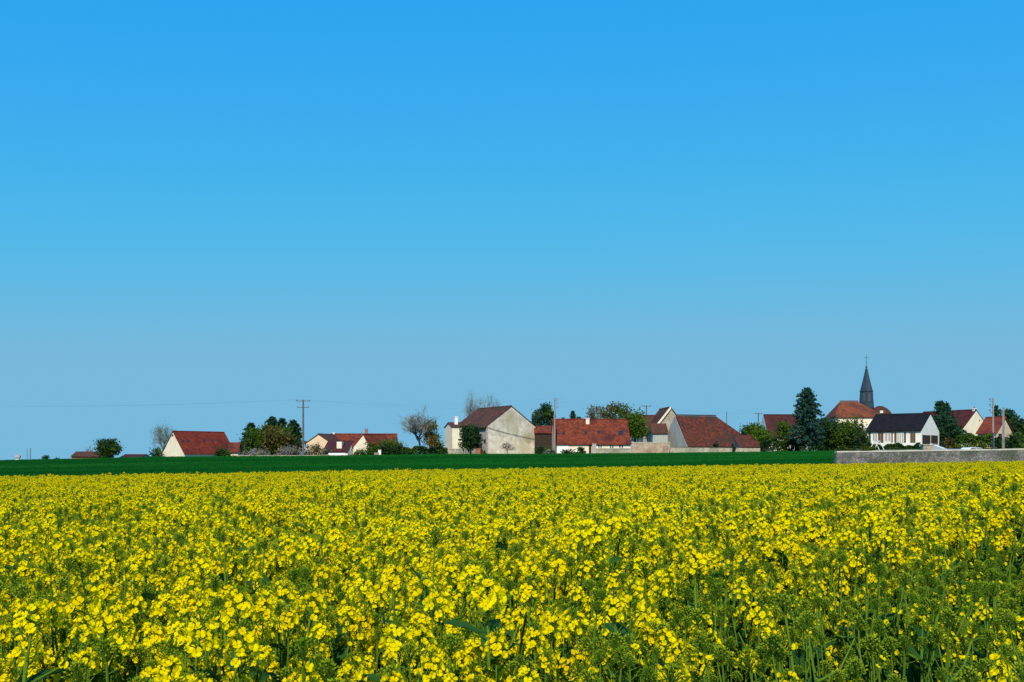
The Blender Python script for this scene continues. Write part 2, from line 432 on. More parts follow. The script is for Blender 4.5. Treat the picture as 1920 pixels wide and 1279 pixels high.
# ------------------------------------------------------------------ houses
class House:
    """gabled or hipped building placed by its near corner; u runs along the ridge, v across"""
    def __init__(self, name, label, cat, px, Y, deg, px_long, px_gable, eave, ridge, wallm, roofm,
                 hip_near=0.0, hip_far=0.0, over=0.35, verge=0.15, base=None, W=None, Ln=None, roofw=0.16, group=None, gable_mat=None, ridge_v=0.5):
        c = Vector((px_x(px, Y), Y, 0))
        self.b = gz(c.x, c.y) if base is None else base
        a = R(deg)
        l = Vector((math.cos(a), math.sin(a)))
        def ray_t(d, p):
            u = (p - 960) / F
            return (u * c.y - c.x) / (d.x - u * d.y)
        self.L = Ln if Ln else ray_t(l, px_long)
        g = Vector((-l.y, l.x)); self.s = 1
        if W:
            if (g.x * Y - 0) * (px_gable - px) < 0: g = -g; self.s = -1
            self.W = W
        else:
            t = ray_t(g, px_gable)
            if t < 0: g = -g; self.s = -1; t = -t
            self.W = t
        yap = c.y + g.y * self.W * ridge_v
        self.hw = zrow(eave, Y) - self.b
        self.hr = zrow(ridge, yap) - self.b
        self.root = empty(name, (c.x, c.y, self.b), a)
        tag(self.root, label, cat, group)
        self.Mw = Matrix.Translation((c.x, c.y, self.b)) @ Matrix.Rotation(a, 4, 'Z')
        self.Mi = self.Mw.inverted()
        L, W, hw, hr, s = self.L, self.W, self.hw, self.hr, self.s
        rv = W * ridge_v; self.rv = rv
        sl = (hr - hw) / rv
        # wall
        mb = MB()
        zb = -0.9
        hipped = hip_near > 0 or hip_far > 0
        if not hipped:
            prof = [(0, zb), (W, zb), (W, hw), (rv, hr), (0, hw)]
            n = 5
            vs = [(0, s * p[0], p[1]) for p in prof] + [(L, s * p[0], p[1]) for p in prof]
            fs = [tuple(range(n)), tuple(range(2 * n - 1, n - 1, -1))] + [(i, (i + 1) % n, n + (i + 1) % n, n + i) for i in range(n)]
            mb.add(vs, fs)
        else:
            mb.box((0, min(0, s * W), zb), (L, max(0, s * W), hw))
        mats = [wallm]
        o = self.wall = mb.build('wall', mats, self.root)
        if gable_mat is not None and not hipped:
            o.data.materials.append(gable_mat)
            for p in o.data.polygons:
                if abs(p.normal.x) > 0.9: p.material_index = 1
        # roof
        rb = MB()
        th = roofw
        if not hipped:
            for side in (0, 1):
                e = -over if side == 0 else W + over
                dz = sl * over if side == 0 else (hr - hw) / (W - rv) * over
                ze = hw - dz
                a0, a1 = -verge, L + verge
                q = [(a0, s * e, ze + .02), (a1, s * e, ze + .02), (a1, s * rv, hr + .02), (a0, s * rv, hr + .02)]
                q2 = [(x, y, z + th) for (x, y, z) in q]
                rb.add(q + q2, [(0, 3, 2, 1), (4, 5, 6, 7), (0, 1, 5, 4), (1, 2, 6, 5), (2, 3, 7, 6), (3, 0, 4, 7)])
        else:
            e0, e1 = -over, W + over
            ze = hw - 0.02
            lo = [(-over, s * e0, ze), (L + over, s * e0, ze), (L + over, s * e1, ze), (-over, s * e1, ze)]
            lo2 = [(x, y, z + th) for x, y, z in lo]
            rg = [(hip_near, s * rv, hr), (L - hip_far, s * rv, hr)]
            rb.add(lo + lo2 + rg, [(0, 3, 2, 1), (0, 1, 5, 4), (1, 2, 6, 5), (2, 3, 7, 6), (3, 0, 4, 7), (4, 5, 9, 8), (6, 7, 8, 9), (7, 4, 8), (5, 6, 9)])
        self.roof = rb.build('roof', roofm, self.root)
        if hipped and hip_near < 0.01:
            x = -over - 0.02
            MB().add([(x, s * -over, hw), (x, s * (W + over), hw), (x, s * rv, hr), (x - .06, s * -over, hw), (x - .06, s * (W + over), hw), (x - .06, s * rv, hr)],
                     [(0, 1, 2), (5, 4, 3), (0, 3, 4, 1), (1, 4, 5, 2), (2, 5, 3, 0)]).build('gable_boards', wallm, self.root)
        # ridge tiles
        r0, r1 = (hip_near, L - hip_far) if hipped else (-verge, L + verge)
        MB().tube([(r0, s * rv, hr + th), (r1, s * rv, hr + th)], 0.13, 6).build('ridge_tiles', roofm, self.roof)
        self.th = th; self.over = over; self.sl = sl
    def hit(self, px, row, p0, n):
        o = self.Mi @ Vector((0, 0, CAMZ))
        d = (self.Mi.to_3x3() @ Vector(((px - 960) / F, 1.0, -(row - H0) / F)))
        p0 = Vector(p0); n = Vector(n)
        return o + d * ((p0 - o).dot(n) / d.dot(n))
    def opening(self, name, face, px0, px1, r0, r1, framem, panem=None, proud=0.05, bar=0):
        """window, door or shutter on the long 'front' wall or on the 'gable'"""
        s = self.s
        if face == 'front':
            a = self.hit(px0, r0, (0, 0, 0), (0, 1, 0)); b = self.hit(px1, r1, (0, 0, 0), (0, 1, 0))
            def mk(x0, x1, z0, z1, d0, d1, m=MB):
                y0, y1 = sorted((-s * d0, -s * d1))
                return MB().box((x0, y0, z0), (x1, y1, z1))
            x0, x1 = sorted((a.x, b.x))
        else:
            a = self.hit(px0, r0, (0, 0, 0), (1, 0, 0)); b = self.hit(px1, r1, (0, 0, 0), (1, 0, 0))
            def mk(x0, x1, z0, z1, d0, d1):
                return MB().box((-d1, x0, z0), (-d0, x1, z1))
            x0, x1 = sorted((a.y, b.y))
        z0, z1 = sorted((a.z, b.z))
        o = mk(x0, x1, z0, z1, 0.0, proud).build(name, framem, self.root)
        if panem is not None:
            w = min(0.07, (x1 - x0) * 0.15)
            if bar:
                step = (x1 - x0) / bar
                for i in range(bar):
                    mk(x0 + i * step + w, x0 + (i + 1) * step - w, z0 + w, z1 - w, proud, proud + 0.012).build('pane', panem, o)
            else:
                mk(x0 + w, x1 - w, z0 + w, z1 - w, proud, proud + 0.012).build('pane', panem, o)
        return o
    def skylight(self, px0, px1, r0, r1):
        s, sl = self.s, self.sl
        n = Vector((0, -s * sl, 1)).normalized()
        p0 = Vector((0, 0, self.hw + self.th + 0.02))
        c = [self.hit(px, r, p0, n) for px, r in ((px0, r1), (px1, r1), (px1, r0), (px0, r0))]
        def slab(sh, d0, d1):
            ce = sum(c, Vector()) / 4
            q = [ce + (p - ce) * sh for p in c]
            v = [p + n * d0 for p in q] + [p + n * d1 for p in q]
            return MB().add(v, [(0, 3, 2, 1), (4, 5, 6, 7), (0, 1, 5, 4), (1, 2, 6, 5), (2, 3, 7, 6), (3, 0, 4, 7)])
        o = slab(1.0, -0.05, 0.07).build('skylight', M['dark_wood_and_shade'], self.roof)
        slab(0.8, 0.06, 0.085).build('pane', M['glass'], o)
    def chimney(self, px, row_top, wpx, mat, vf=None, pots=1, depth=0.6):
        v = self.s * (self.rv if vf is None else vf * self.W)
        h = self.hit(px, row_top, (0, v, 0), (0, 1, 0))
        wy = self.Mw @ h
        w = wpx / F * wy.y / 2
        top = h.z
        zr = self.hr - abs(v * self.s - self.rv) * self.sl - 0.6
        mb = MB().box((h.x - w, v - depth / 2, zr), (h.x + w, v + depth / 2, top - 0.12))
        mb.box((h.x - w - .06, v - depth / 2 - .06, top - 0.12), (h.x + w + .06, v + depth / 2 + .06, top))
        o = mb.build('chimney', mat, self.roof)
        for i in range(pots):
            MB().tube([(h.x + (i - (pots - 1) / 2) * 0.4, v, top), (h.x + (i - (pots - 1) / 2) * 0.4, v, top + 0.35)], [0.13, 0.1], 8).build('chimney_pot', M['brick'], o)
        return o

def mono_shed(name, label, cat, px0, px1, Y, eave, top, depth, wallm, roofm, deg=0):
    """lean-to with a single slope rising to the back"""
    x0, x1 = px_x(px0, Y), px_x(px1, Y)
    b = gz((x0 + x1) / 2, Y)
    root = tag(empty(name, (x0, Y, b)), label, cat)
    L = x1 - x0
    he, ht = zrow(eave, Y) - b, zrow(top, Y + depth) - b
    prof = [(0, -.8), (depth, -.8), (depth, ht), (0, he)]
    vs = [(0, *p) for p in prof] + [(L, *p) for p in prof]
    MB().add(vs, [(0, 1, 2, 3), (7, 6, 5, 4), (0, 4, 5, 1), (1, 5, 6, 2), (2, 6, 7, 3), (3, 7, 4, 0)]).build('wall', wallm, root)
    sl = (ht - he) / depth
    q = [(-.15, -.3, he - .3 * sl + .02), (L + .15, -.3, he - .3 * sl + .02), (L + .15, depth + .1, ht + .1 * sl + .02), (-.15, depth + .1, ht + .1 * sl + .02)]
    MB().add(q + [(x, y, z + .14) for x, y, z in q], [(0, 3, 2, 1), (4, 5, 6, 7), (0, 1, 5, 4), (1, 2, 6, 5), (2, 3, 7, 6), (3, 0, 4, 7)]).build('roof', roofm, root)
    return root, L, he

def garden_wall(name, label, pts, mat, cap=None, thick=0.45, cat='wall', capw=0.07, caph=0.12, stepn=1):
    """pts: (px, Y, top row); one run of walling following the ground, with coping pieces"""
    P = [(px_x(p, Y), Y, zrow(r, Y)) for p, Y, r in pts]
    root = tag(empty(name, (P[0][0], P[0][1], gz(P[0][0], P[0][1]))), label, cat)
    o0 = Vector(root.location)
    for i in range(len(P) - 1):
        a, b = Vector(P[i]), Vector(P[i + 1])
        d = Vector((b.x - a.x, b.y - a.y, 0)); n = Vector((-d.y, d.x, 0)).normalized() * (thick / 2)
        if n.y < 0: n = -n
        def bar(a, b, n, zlo_a, zlo_b, zhi_a, zhi_b):
            v = [(a.x - n.x, a.y - n.y, zlo_a), (b.x - n.x, b.y - n.y, zlo_b), (b.x + n.x, b.y + n.y, zlo_b), (a.x + n.x, a.y + n.y, zlo_a),
                 (a.x - n.x, a.y - n.y, zhi_a), (b.x - n.x, b.y - n.y, zhi_b), (b.x + n.x, b.y + n.y, zhi_b), (a.x + n.x, a.y + n.y, zhi_a)]
            return MB().add([Vector(q) - o0 for q in v], [(0, 3, 2, 1), (4, 5, 6, 7), (0, 1, 5, 4), (1, 2, 6, 5), (2, 3, 7, 6), (3, 0, 4, 7)])
        bar(a, b, n, gz(a.x, a.y) - 0.6, gz(b.x, b.y) - 0.6, a.z - (caph if cap else 0), b.z - (caph if cap else 0)).build('wall_run', mat, root)
        if cap:
            k = max(1, int(d.length / 1.1)) if stepn else 1
            nn = n.normalized() * (thick / 2 + capw)
            for j in range(k):
                p, q = a.lerp(b, j / k), a.lerp(b, (j + 1) / k - 0.012 / max(1, d.length) )
                wob = rnd.uniform(-0.02, 0.02)
                bar(p, q, nn, p.z - caph + .002, q.z - caph + .002, p.z + wob, q.z + wob + rnd.uniform(-.01, .01)).build('coping_stone', cap, root)
    return root

BARN = {}
def build_village():
    # --- left: white gabled house with red roof
    h = House('gabled_house', 'low white house with steep bright gable and plain red roof beside dark bush', 'house', 345, 196, 50, 440, 305, 849, 810, M['white_render'], M['red_tile'], over=0.3, gable_mat=M['cream'])
    for p in (342, 353, 383, 399): h.skylight(p - 2, p + 2, 825, 829)
    for p in (350, 362, 374, 390): h.skylight(p - 1, p + 1.2, 841, 843)
    h.opening('window', 'gable', 322, 326, 814, 819, M['white_paint'], M['glass'])
    House('annex', 'small orange-roofed annex between the red-roofed house and the tall evergreens', 'house', 434, 199, 8, 452, 428, 847, 832, M['cream'], M['rust_tile'])
    garden_wall('low_wall', 'thin pale garden wall running under the grey shrubs and wooden pole', [(436, 188, 853.5), (570, 188, 853.5), (618, 188, 853)], M['pale_stone'], None, 0.3)
    # --- second cluster
    h = House('wide_gable_house', 'house with low pale triangular gable and reddish roof behind beige shrubs', 'house', 574, 210, 78, 640, 621, 831, 815, M['peach'], M['brown_tile'], Ln=9)
    h = House('long_roofed_house', 'long low house with brownish red roof and slim white chimney', 'house', 618, 214, 4, 742, 614, 838, 815, M['cream'], M['rust_tile'], W=8)
    h.chimney(626, 811, 3.5, M['white_paint'], pots=0)
    h.chimney(687, 806, 4.5, M['brick'], pots=2)
    r, L, he = mono_shed('lean_to_shed', 'dark plum-tiled lean-to shed above a white strip of wall', 'shed', 606, 652, 198, 847, 828, 6.0, M['white_render'], M['plum_tile'])
    dm = MB(); dm.box((2.4, 1.4, he - .2), (3.4, 3.6, he + 2.1)); d = dm.build('dormer', M['cream'], r)
    MB().box((2.3, 1.25, he + 2.1), (3.5, 3.7, he + 2.2)).build('dormer_roof', M['plum_tile'], d)
    garden_wall('white_barrier', 'bright white low wall in front of the plum-tiled shed', [(616, 189, 849.5), (648, 189, 849.5)], M['white_paint'], None, 0.25)
    House('small_gable_house', 'narrow cream gable end rising in front of the long red roof', 'house', 663, 203, 60, 700, 693, 838, 815.5, M['cream'], M['rust_tile'], Ln=7, over=0.15, ridge_v=0.62)
    # --- big barn
    h = House('stone_barn', 'big old barn with weathered pale gable and brown tiled roof', 'barn', 912, 200, 120, 851, 1004.5, 799.5, 762.5, M['old_render'], M['brown_tile'], over=0.5, verge=0.12, gable_mat=None)
    w = h.wall; w.data.materials.append(M['grey_render'])
    for p in w.data.polygons:
        if abs(p.normal.y) > 0.9 and abs(p.center.y) < 0.1: p.material_index = 1
    h.opening('window', 'front', 907.5, 910.5, 825, 831, M['dark_wood_and_shade'], M['glass'])
    h.opening('doorway', 'front', 893, 904, 833, 852, M['dark_wood_and_shade'], None, 0.03)
    # pale corner strips on the gable, dark strip under the eave
    s = h.s
    MB().box((-.03, s * .0, -.8), (0, s * .35, h.hw)).build('quoin_strip', M['pale_stone'], h.root)
    MB().box((-.03, s * (h.W - .35), -.8), (0, s * h.W, h.hw)).build('quoin_strip', M['pale_stone'], h.root)
    MB().box((0, -s * .02, h.hw - .5), (h.L, -s * .42, h.hw - .36)).build('eave_strip', M['dark_wood_and_shade'], h.root)
    # lower half of the gable: newer pale render, flaking along its upper edge
    zz = lambda v: 4.2 - 0.16 * v
    pts = [(s * .36, -.8), (s * (h.W - .36), -.8)] + [(s * v, zz(v) + .22 * math.sin(v * 3.1) + .15 * math.sin(v * 7.7)) for v in np.linspace(h.W - .36, .36, 26)]
    n = len(pts)
    MB().add([(-.025, y, z) for y, z in pts] + [(-.002, y, z) for y, z in pts], [tuple(range(n)), tuple(range(2 * n - 1, n - 1, -1))] + [(i, (i + 1) % n, n + (i + 1) % n, n + i) for i in range(n)]).build('render_patch', M['flaking'], h.root)
    a, b = h.Mw @ Vector((-.16, 0, h.hw - .15)), h.Mw @ Vector((-.16, s * h.W, zrow(823.5, 205) - h.b))
    BARN['cable'] = (a, b)
    # --- white house half hidden behind the barn
    h = House('white_outbuilding', 'bright cream outbuilding with white chimney peeking out behind the barn', 'house', 848, 207, 20, 900, 834, 801, 794, M['cream'], M['brown_tile'], Ln=5, over=0.2)
    h.chimney(855, 781, 6, M['white_paint'], pots=0, vf=0.3)
    garden_wall('block_wall', 'low grey-cream block wall at the foot of the barn next to the dark round tree', [(838, 193, 841), (873, 192, 841)], M['pale_stone'], M['coping'], 0.3)
    # --- passage between barn and long house
    mono_shed('passage_shed', 'small red-roofed shed squeezed between barn and long house', 'shed', 1003, 1034, 203, 812, 800, 4.0, M['dark_wood_and_shade'], M['rust_tile'])  # dark wall colour paints in the shade of the passage
    # --- long red-roofed house
    h = House('long_house', 'long farmhouse with bright red roof, dark skylights and cream chimney', 'house', 1041, 196, 3, 1182, 1033, 831, 787.5, M['cream'], M['rust_tile'], W=9.5, over=0.35, gable_mat=M['peach'])
    h.skylight(1054.5, 1059.5, 809, 815); h.skylight(1096, 1101, 809, 815); h.skylight(1120, 1125, 808, 813); h.skylight(1159, 1169, 808, 816)
    h.chimney(1101.5, 785, 6.5, M['cream'], vf=0.42, pots=1)
    h.chimney(1056, 783, 5, M['dark_wood_and_shade'], vf=0.55, pots=0)
    h.opening('garage_door', 'front', 1045, 1066, 832.5, 850, M['white_paint'], None, 0.06)
    h.opening('door', 'front', 1104, 1109, 834, 850, M['brown_paint'], M['dark_wood_and_shade'])
    h.opening('window', 'front', 1121, 1129, 833, 840, M['white_paint'], M['glass'], bar=2)
    h.opening('window', 'front', 1143, 1151, 833, 842, M['white_paint'], M['glass'], bar=2)
    h.opening('window', 'front', 1160, 1169, 834, 840, M['white_paint'], M['glass'], bar=2)
    garden_wall('cream_wall', 'low cream garden wall with a grey pillar in front of the long farmhouse', [(1112, 189, 840.5), (1184, 189, 840)], M['pale_stone'], M['coping'], 0.35)
    MBp = MB().box((-.35, -.35, -.5), (.35, .35, zrow(833, 188.5) - gz(px_x(1114, 188.5), 188.5)))
    MBp.box((-.42, -.42, zrow(833, 188.5) - gz(px_x(1114, 188.5), 188.5)), (.42, .42, zrow(832, 188.5) - gz(px_x(1114, 188.5), 188.5)))
    o = MBp.build('gate_pillar', M['concrete']); o.location = (px_x(1114, 188.4), 188.4, gz(px_x(1114, 188.4), 188.4)); tag(o, 'square grey gate pillar at the end of the cream garden wall', 'pillar')
    garden_wall('brick_wall', 'tall pinkish brick and stone wall between farmhouse and grey barn', [(1184, 190, 829.5), (1256, 190, 829)], M['pink_stone'], M['coping'], 0.45)
    garden_wall('field_wall', 'long low pale stone wall along the foot of the hipped barn', [(1256, 189, 839), (1300, 189, 839.5), (1425, 188, 840.5)], M['pale_stone'], None, 0.45)
    # --- old barns
    h = House('tall_barn', 'tall old barn with broken pale rake and brown roof behind the grey boards', 'barn', 1226, 222, 95, 1240, 1288, 804, 764.5, M['pale_stone'], M['brown_tile'], Ln=10, over=0.6, verge=0.3)
    s = h.s
    q = MB()
    dd = Vector((0, s * h.rv, h.hr - h.hw))
    q.add([(-.5, 0, h.hw - .3), (-.5, s * h.rv, h.hr - .3), (-.5, s * h.rv, h.hr + .35), (-.5, 0, h.hw + .35), (-.3, 0, h.hw - .3), (-.3, s * h.rv, h.hr - .3), (-.3, s * h.rv, h.hr + .35), (-.3, 0, h.hw + .35)],
          [(0, 3, 2, 1), (4, 5, 6, 7), (0, 1, 5, 4), (1, 2, 6, 5), (2, 3, 7, 6), (3, 0, 4, 7)])
    q.build('bargeboard', M['cream'], h.root)
    House('back_barn', 'low brown-roofed barn showing left of the tall broken barn', 'barn', 1206, 228, 5, 1245, 1200, 806, 780, M['grey_render'], M['brown_tile'], W=7)
    mono_shed('board_shed', 'grey board shed with dark eaves behind the brick wall', 'shed', 1224, 1252, 204, 812, 796, 3.0, M['grey_boards'], M['brown_tile'])
    h = House('hipped_barn', 'old barn with grey boarded gable and great mottled red-brown roof', 'barn', 1291, 200, 18, 1420, 1246, 838, 779.5, M['grey_boards'], M['old_tile'], over=0.3, hip_far=6.5, hip_near=0.001)
    # dormer hole, boarded gable doors, lower lean-to roof at its right end
    h.opening('loft_door', 'gable', 1254, 1270, 812, 838, M['grey_paint'], None, 0.05)
    h.opening('board_strip', 'gable', 1273, 1275, 800, 838, M['white_render'], None, 0.05)
    h.opening('opening', 'gable', 1278, 1289, 832, 837, M['dark_wood_and_shade'], None, 0.05)
    h.skylight(1338, 1349, 815, 824)
    mono_shed('roof_extension', 'low pale-walled lean-to continuing the mottled roof of the hipped barn', 'shed', 1386, 1425, 196, 838, 818, 5.0, M['pale_stone'], M['old_tile'])
    # --- house between barn and blue conifer
    h = House('brown_roof_house', 'brown-roofed house with white gable edge half hidden by shrubs beside the blue conifer', 'house', 1440, 216, 4, 1505, 1424, 816, 779, M['white_render'], M['plum_tile'], W=6, verge=0.0)
    h.opening('roof_window', 'front', 1456, 1458.5, 817, 823, M['white_paint'], M['glass'])
    # --- hipped orange-roofed house and church
    h = House('orange_roof_house', 'house with orange hipped roof and cream wall next to the church spire', 'house', 1548, 226, -4, 1636, 1540, 786, 753.5, M['cream'], M['orange_tile'], hip_near=2.0, hip_far=4.4, W=9, base=gz(px_x(1590, 226), 226))
    h.chimney(1609, 764, 5, M['peach'], vf=0.2, pots=1)
    h.opening('window', 'front', 1571, 1576, 790, 799, M['white_paint'], M['glass'], bar=2)
    h.opening('window', 'front', 1617, 1623, 789, 796, M['white_paint'], M['glass'], bar=2)
    church()
    # --- white house on the right
    h = House('white_bungalow', 'white bungalow with black slate roof and a row of brown-shuttered windows', 'house', 1728, 160, 142, 1623, 1761, 807, 777, M['white_render'], M['dark_slate'], over=0.3, verge=0.02)
    fr = lambda n, a, b, m, pane=None, r0=811, r1=830, bar=0: h.opening(n, 'front', a, b, r0, r1, m, pane, 0.05, bar)
    fr('shutter', 1629.5, 1632.5, M['dark_wood_and_shade']); fr('window', 1636.5, 1645, M['white_paint'], M['grey_paint'], 811, 826, 2)
    fr('shutter', 1646.5, 1651, M['brown_paint']); fr('shutter', 1651.6, 1656.5, M['brown_paint'])
    fr('window', 1659, 1671, M['white_paint'], M['curtain'], 810.5, 827, 2); fr('shutter', 1671.5, 1674, M['brown_paint'])
    fr('shutter', 1677, 1681, M['brown_paint']); fr('patio_door', 1682, 1695, M['white_paint'], M['curtain'], 810.5, 830.5, 3)
    fr('shutter', 1695.5, 1698.5, M['dark_wood_and_shade']); fr('shutter', 1707, 1711.6, M['brown_paint']); fr('shutter', 1712.1, 1716.5, M['brown_paint'])
    h.opening('garage_opening', 'gable', 1729.5, 1744, 815.5, 835, M['dark_wood_and_shade'], None, 0.05)  # flat dark panels here and below paint the shade inside the open garage
    h.opening('garage_opening', 'gable', 1745, 1758, 815.5, 833, M['old_render'], M['dark_wood_and_shade'], 0.05)
    # --- houses on the far right
    h = House('cream_gable_house', 'house with tall blank cream gable, dark red roof and white chimney', 'house', 1799, 178, 120, 1780, 1861, 813, 770, M['cream'], M['plum_tile'], Ln=11, over=0.25, verge=0.05)
    h.chimney(1827, 766, 4, M['white_paint'], pots=1)
    h.opening('window', 'gable', 1834.5, 1837, 786, 790, M['white_paint'], M['glass'])
    h = House('red_roof_cottage', 'red-roofed cottage behind the two tall concrete posts', 'house', 1867, 152, 140, 1833, 1900, 812, 784, M['peach'], M['rust_tile'], over=0.35, verge=0.2)
    h.opening('window', 'front', 1849, 1853, 814.5, 820, M['white_paint'], M['glass'])
    h.opening('door', 'gable', 1872, 1878, 813, 833, M['brown_paint'], M['dark_wood_and_shade'])
    # --- far left
    House('far_shed', 'low far-off shed with red-brown roof under bare twigs at the field skyline', 'shed', 134, 262, 4, 196, 130, 856, 848.5, M['brick'], M['brown_tile'], W=7, base=gz(px_x(165, 262), 262) - .5)
    House('far_barn', 'very low far-off barn with dark roof right of the round tree', 'barn', 226, 262, 2, 266, 222, 858, 853.5, M['grey_render'], M['plum_tile'], W=7, base=gz(px_x(245, 262), 262) - .5)
    House('far_white_hut', 'tiny white hut alone on the field skyline next to a thin pole', 'hut', 31, 330, 20, 38, 29, 857.5, 853.5, M['white_render'], M['grey_render'], base=gz(px_x(34, 330), 330))

def church():
    Y = 262
    c = Vector((px_x(1624.5, Y), Y, 0)); b = gz(c.x, c.y)
    root = tag(empty('church', (c.x, c.y, b)), 'village church with slender blue-grey slate spire and cross', 'church')
    k = Y / F
    zb = lambda row: zrow(row, Y) - b
    # nave behind and apse to the right
    MB().box((-5, -1.5, -.8), (5.5, 9, zb(782))).build('nave_wall', M['cream'], root)
    n = MB(); z0, z1 = zb(782), zb(768)
    n.add([(-5.4, -2, z0), (5.5, -2, z0), (5.5, 9.4, z0), (-5.4, 9.4, z0), (-5.4, 3.7, z1), (3, 3.7, z1)], [(0, 1, 5, 4), (1, 2, 5), (2, 3, 4, 5), (3, 0, 4), (3, 2, 1, 0)])
    n.build('nave_roof', M['old_tile'], root)
    # apse: half round wall and conical tiled roof
    ax, rr = 2.9, 2.9
    cx, cy = (1646 - 1624.5) * k, -1.5
    A = MB(); ring = [(cx + rr * math.cos(t) * 1.0, cy + rr * math.sin(t)) for t in [2 * math.pi * i / 14 for i in range(14)]]
    A.add([(x, y, -.8) for x, y in ring] + [(x, y, zb(780)) for x, y in ring], [tuple(range(14))[::-1], tuple(range(14, 28))] + [(i, (i + 1) % 14, 14 + (i + 1) % 14, 14 + i) for i in range(14)])
    A.build('apse_wall', M['cream'], root)
    B = MB(); rows = [(780.5, 1.1), (772, 0.86), (766, 0.56), (762, 0.2)]
    vs = []
    for row, f in rows: vs += [(cx + rr * f * math.cos(2 * math.pi * i / 14), cy + rr * f * math.sin(2 * math.pi * i / 14), zb(row)) for i in range(14)]
    fs = [tuple(range(14))[::-1], tuple(range(42, 56))]
    for j in range(3): fs += [(j * 14 + i, j * 14 + (i + 1) % 14, (j + 1) * 14 + (i + 1) % 14, (j + 1) * 14 + i) for i in range(14)]
    B.add(vs, fs); ap = B.build('apse_roof', M['old_tile'], root)
    w = MB().box((cx - 1.0, cy - rr - .1, zb(776)), (cx - .3, cy - rr + 1.2, zb(771.5))); w.build('roof_dormer', M['white_render'], ap)
    # tower: octagonal slate belfry flaring to its foot, spire above
    def octa(prof, name, mat, ph=R(22.5 + 6)):
        m = MB(); vs = []; n = 8
        for row, wpx in prof:
            r = wpx / 2 * k / math.cos(R(22.5)) * 0.97
            vs += [(r * math.cos(ph + 2 * math.pi * i / n), r * math.sin(ph + 2 * math.pi * i / n), zb(row)) for i in range(n)]
        fs = [tuple(range(n))[::-1], tuple(range((len(prof) - 1) * n, len(prof) * n))]
        for j in range(len(prof) - 1): fs += [(j * n + i, j * n + (i + 1) % n, (j + 1) * n + (i + 1) % n, (j + 1) * n + i) for i in range(n)]
        m.add(vs, fs); return m.build(name, mat, root)
    MB().box((-1.7, -1.7, -.8), (1.7, 1.7, zb(775))).build('tower_base', M['pale_stone'], root)
    bel = octa([(774, 27), (758, 25), (734.5, 21.5)], 'belfry', M['blue_slate'])
    octa([(734.5, 23.5), (732.8, 23.5)], 'cornice', M['blue_slate'])
    octa([(732.8, 21.5), (716, 13.5), (703, 8), (691, 3.6)], 'spire', M['blue_slate'])
    for i in range(8):
        a = R(6) + 2 * math.pi * i / 8
        mm = Matrix.Rotation(a, 4, 'Z')
        r = 23.3 / 2 * k * 0.97
        MB().box((r - .12, -.36, zb(753)), (r + .06, .36, zb(738)), 0, mm).build('louvre', M['steel'], bel)
    cr = MB().tube([(0, 0, zb(692)), (0, 0, zb(663))], [0.08, 0.035], 6)
    cr.box((-.6, -.04, zb(671)), (.6, .04, zb(670.3))).box((-.25, -.04, zb(680)), (.25, .04, zb(679.4)))
    cr.build('cross', M['steel'], root)
    bm = MB().tube([(0, 0, zb(690.5)), (0, 0, zb(688)), (0, 0, zb(685.5))], [0.1, 0.32, 0.1], 8); bm.build('ball', M['steel'], root)
    return root

build_village()

# ------------------------------------------------------------------ yard wall on the right
garden_wall('stone_yard_wall', 'long grey rubble stone wall with pale coping at the edge of the yellow field', [(1567, 98, 846), (1740, 99, 843.5), (1930, 97, 841), (2300, 96, 840)], M['wall_stone'], M['coping'], 0.5, capw=0.05, caph=0.14)
garden_wall('return_wall', 'stone wall running back from the corner of the long yard wall', [(1570, 98.4, 846.3), (1580, 150, 846)], M['wall_stone'], None, 0.45)
garden_wall('ramp_wall', 'short pale sloping wall beside the bungalow garage', [(1745, 122, 832), (1776, 119, 842.5)], M['white_render'], None, 0.3)

def post_block():
    Y = 101.0; x = px_x(1738, Y); b = gz(x, Y)
    t = zrow(833, Y) - b
    o = MB().box((-.5, -.4, -.5), (.5, .4, t - .1)).box((-.56, -.46, t - .1), (.56, .46, t)).build('wall_pier', M['pale_stone'])
    o.location = (x, Y, b); tag(o, 'square pale pier standing just behind the yard wall coping', 'pier')
post_block()

# ------------------------------------------------------------------ poles and wires
def pole(label, px, Y, row, arms, mat, r=(0.17, 0.11), group=None, name='utility_pole', square=False, ins_side=None):
    x = px_x(px, Y); b = gz(x, Y); top = zrow(row, Y) - b
    root = tag(empty(name, (x, Y, b)), label, 'pole', group)
    m = MB().tube([(0, 0, -.8), (0, 0, top)], [r[0], r[1]], 4 if square else 8)
    m.build('post', mat, root)
    tips = []
    for (dr, wpx) in arms:
        z = top - dr * Y / F
        w = wpx / 2 * Y / F
        a = MB().box((-w, -.16, z - .06), (w, -.04, z + .06)).build('cross_arm', M['steel'], root)
        for k in (-1, 0, 1):
            xx = k * w * 0.92
            MB().tube([(xx, -.1, z + .06), (xx, -.1, z + .16), (xx, -.1, z + .28)], [.05, .09, .05], 6).build('insulator', M['porcelain'], a)
            tips.append(Vector((x + xx, Y - .1, b + z + .28)))
    if ins_side:
        for i in range(3):
            z = top - .5 - i * .75
            a = MB().tube([(0, -.05, z), (ins_side * .4, -.05, z), (ins_side * .45, -.05, z + .2)], .03, 5).build('bracket', M['steel'], root)
            MB().tube([(ins_side * .45, -.05, z + .2), (ins_side * .45, -.05, z + .32), (ins_side * .45, -.05, z + .44)], [.05, .09, .05], 6).build('insulator', M['porcelain'], a)
            tips.append(Vector((x + ins_side * .45, Y - .05, b + z + .44)))
    return tips

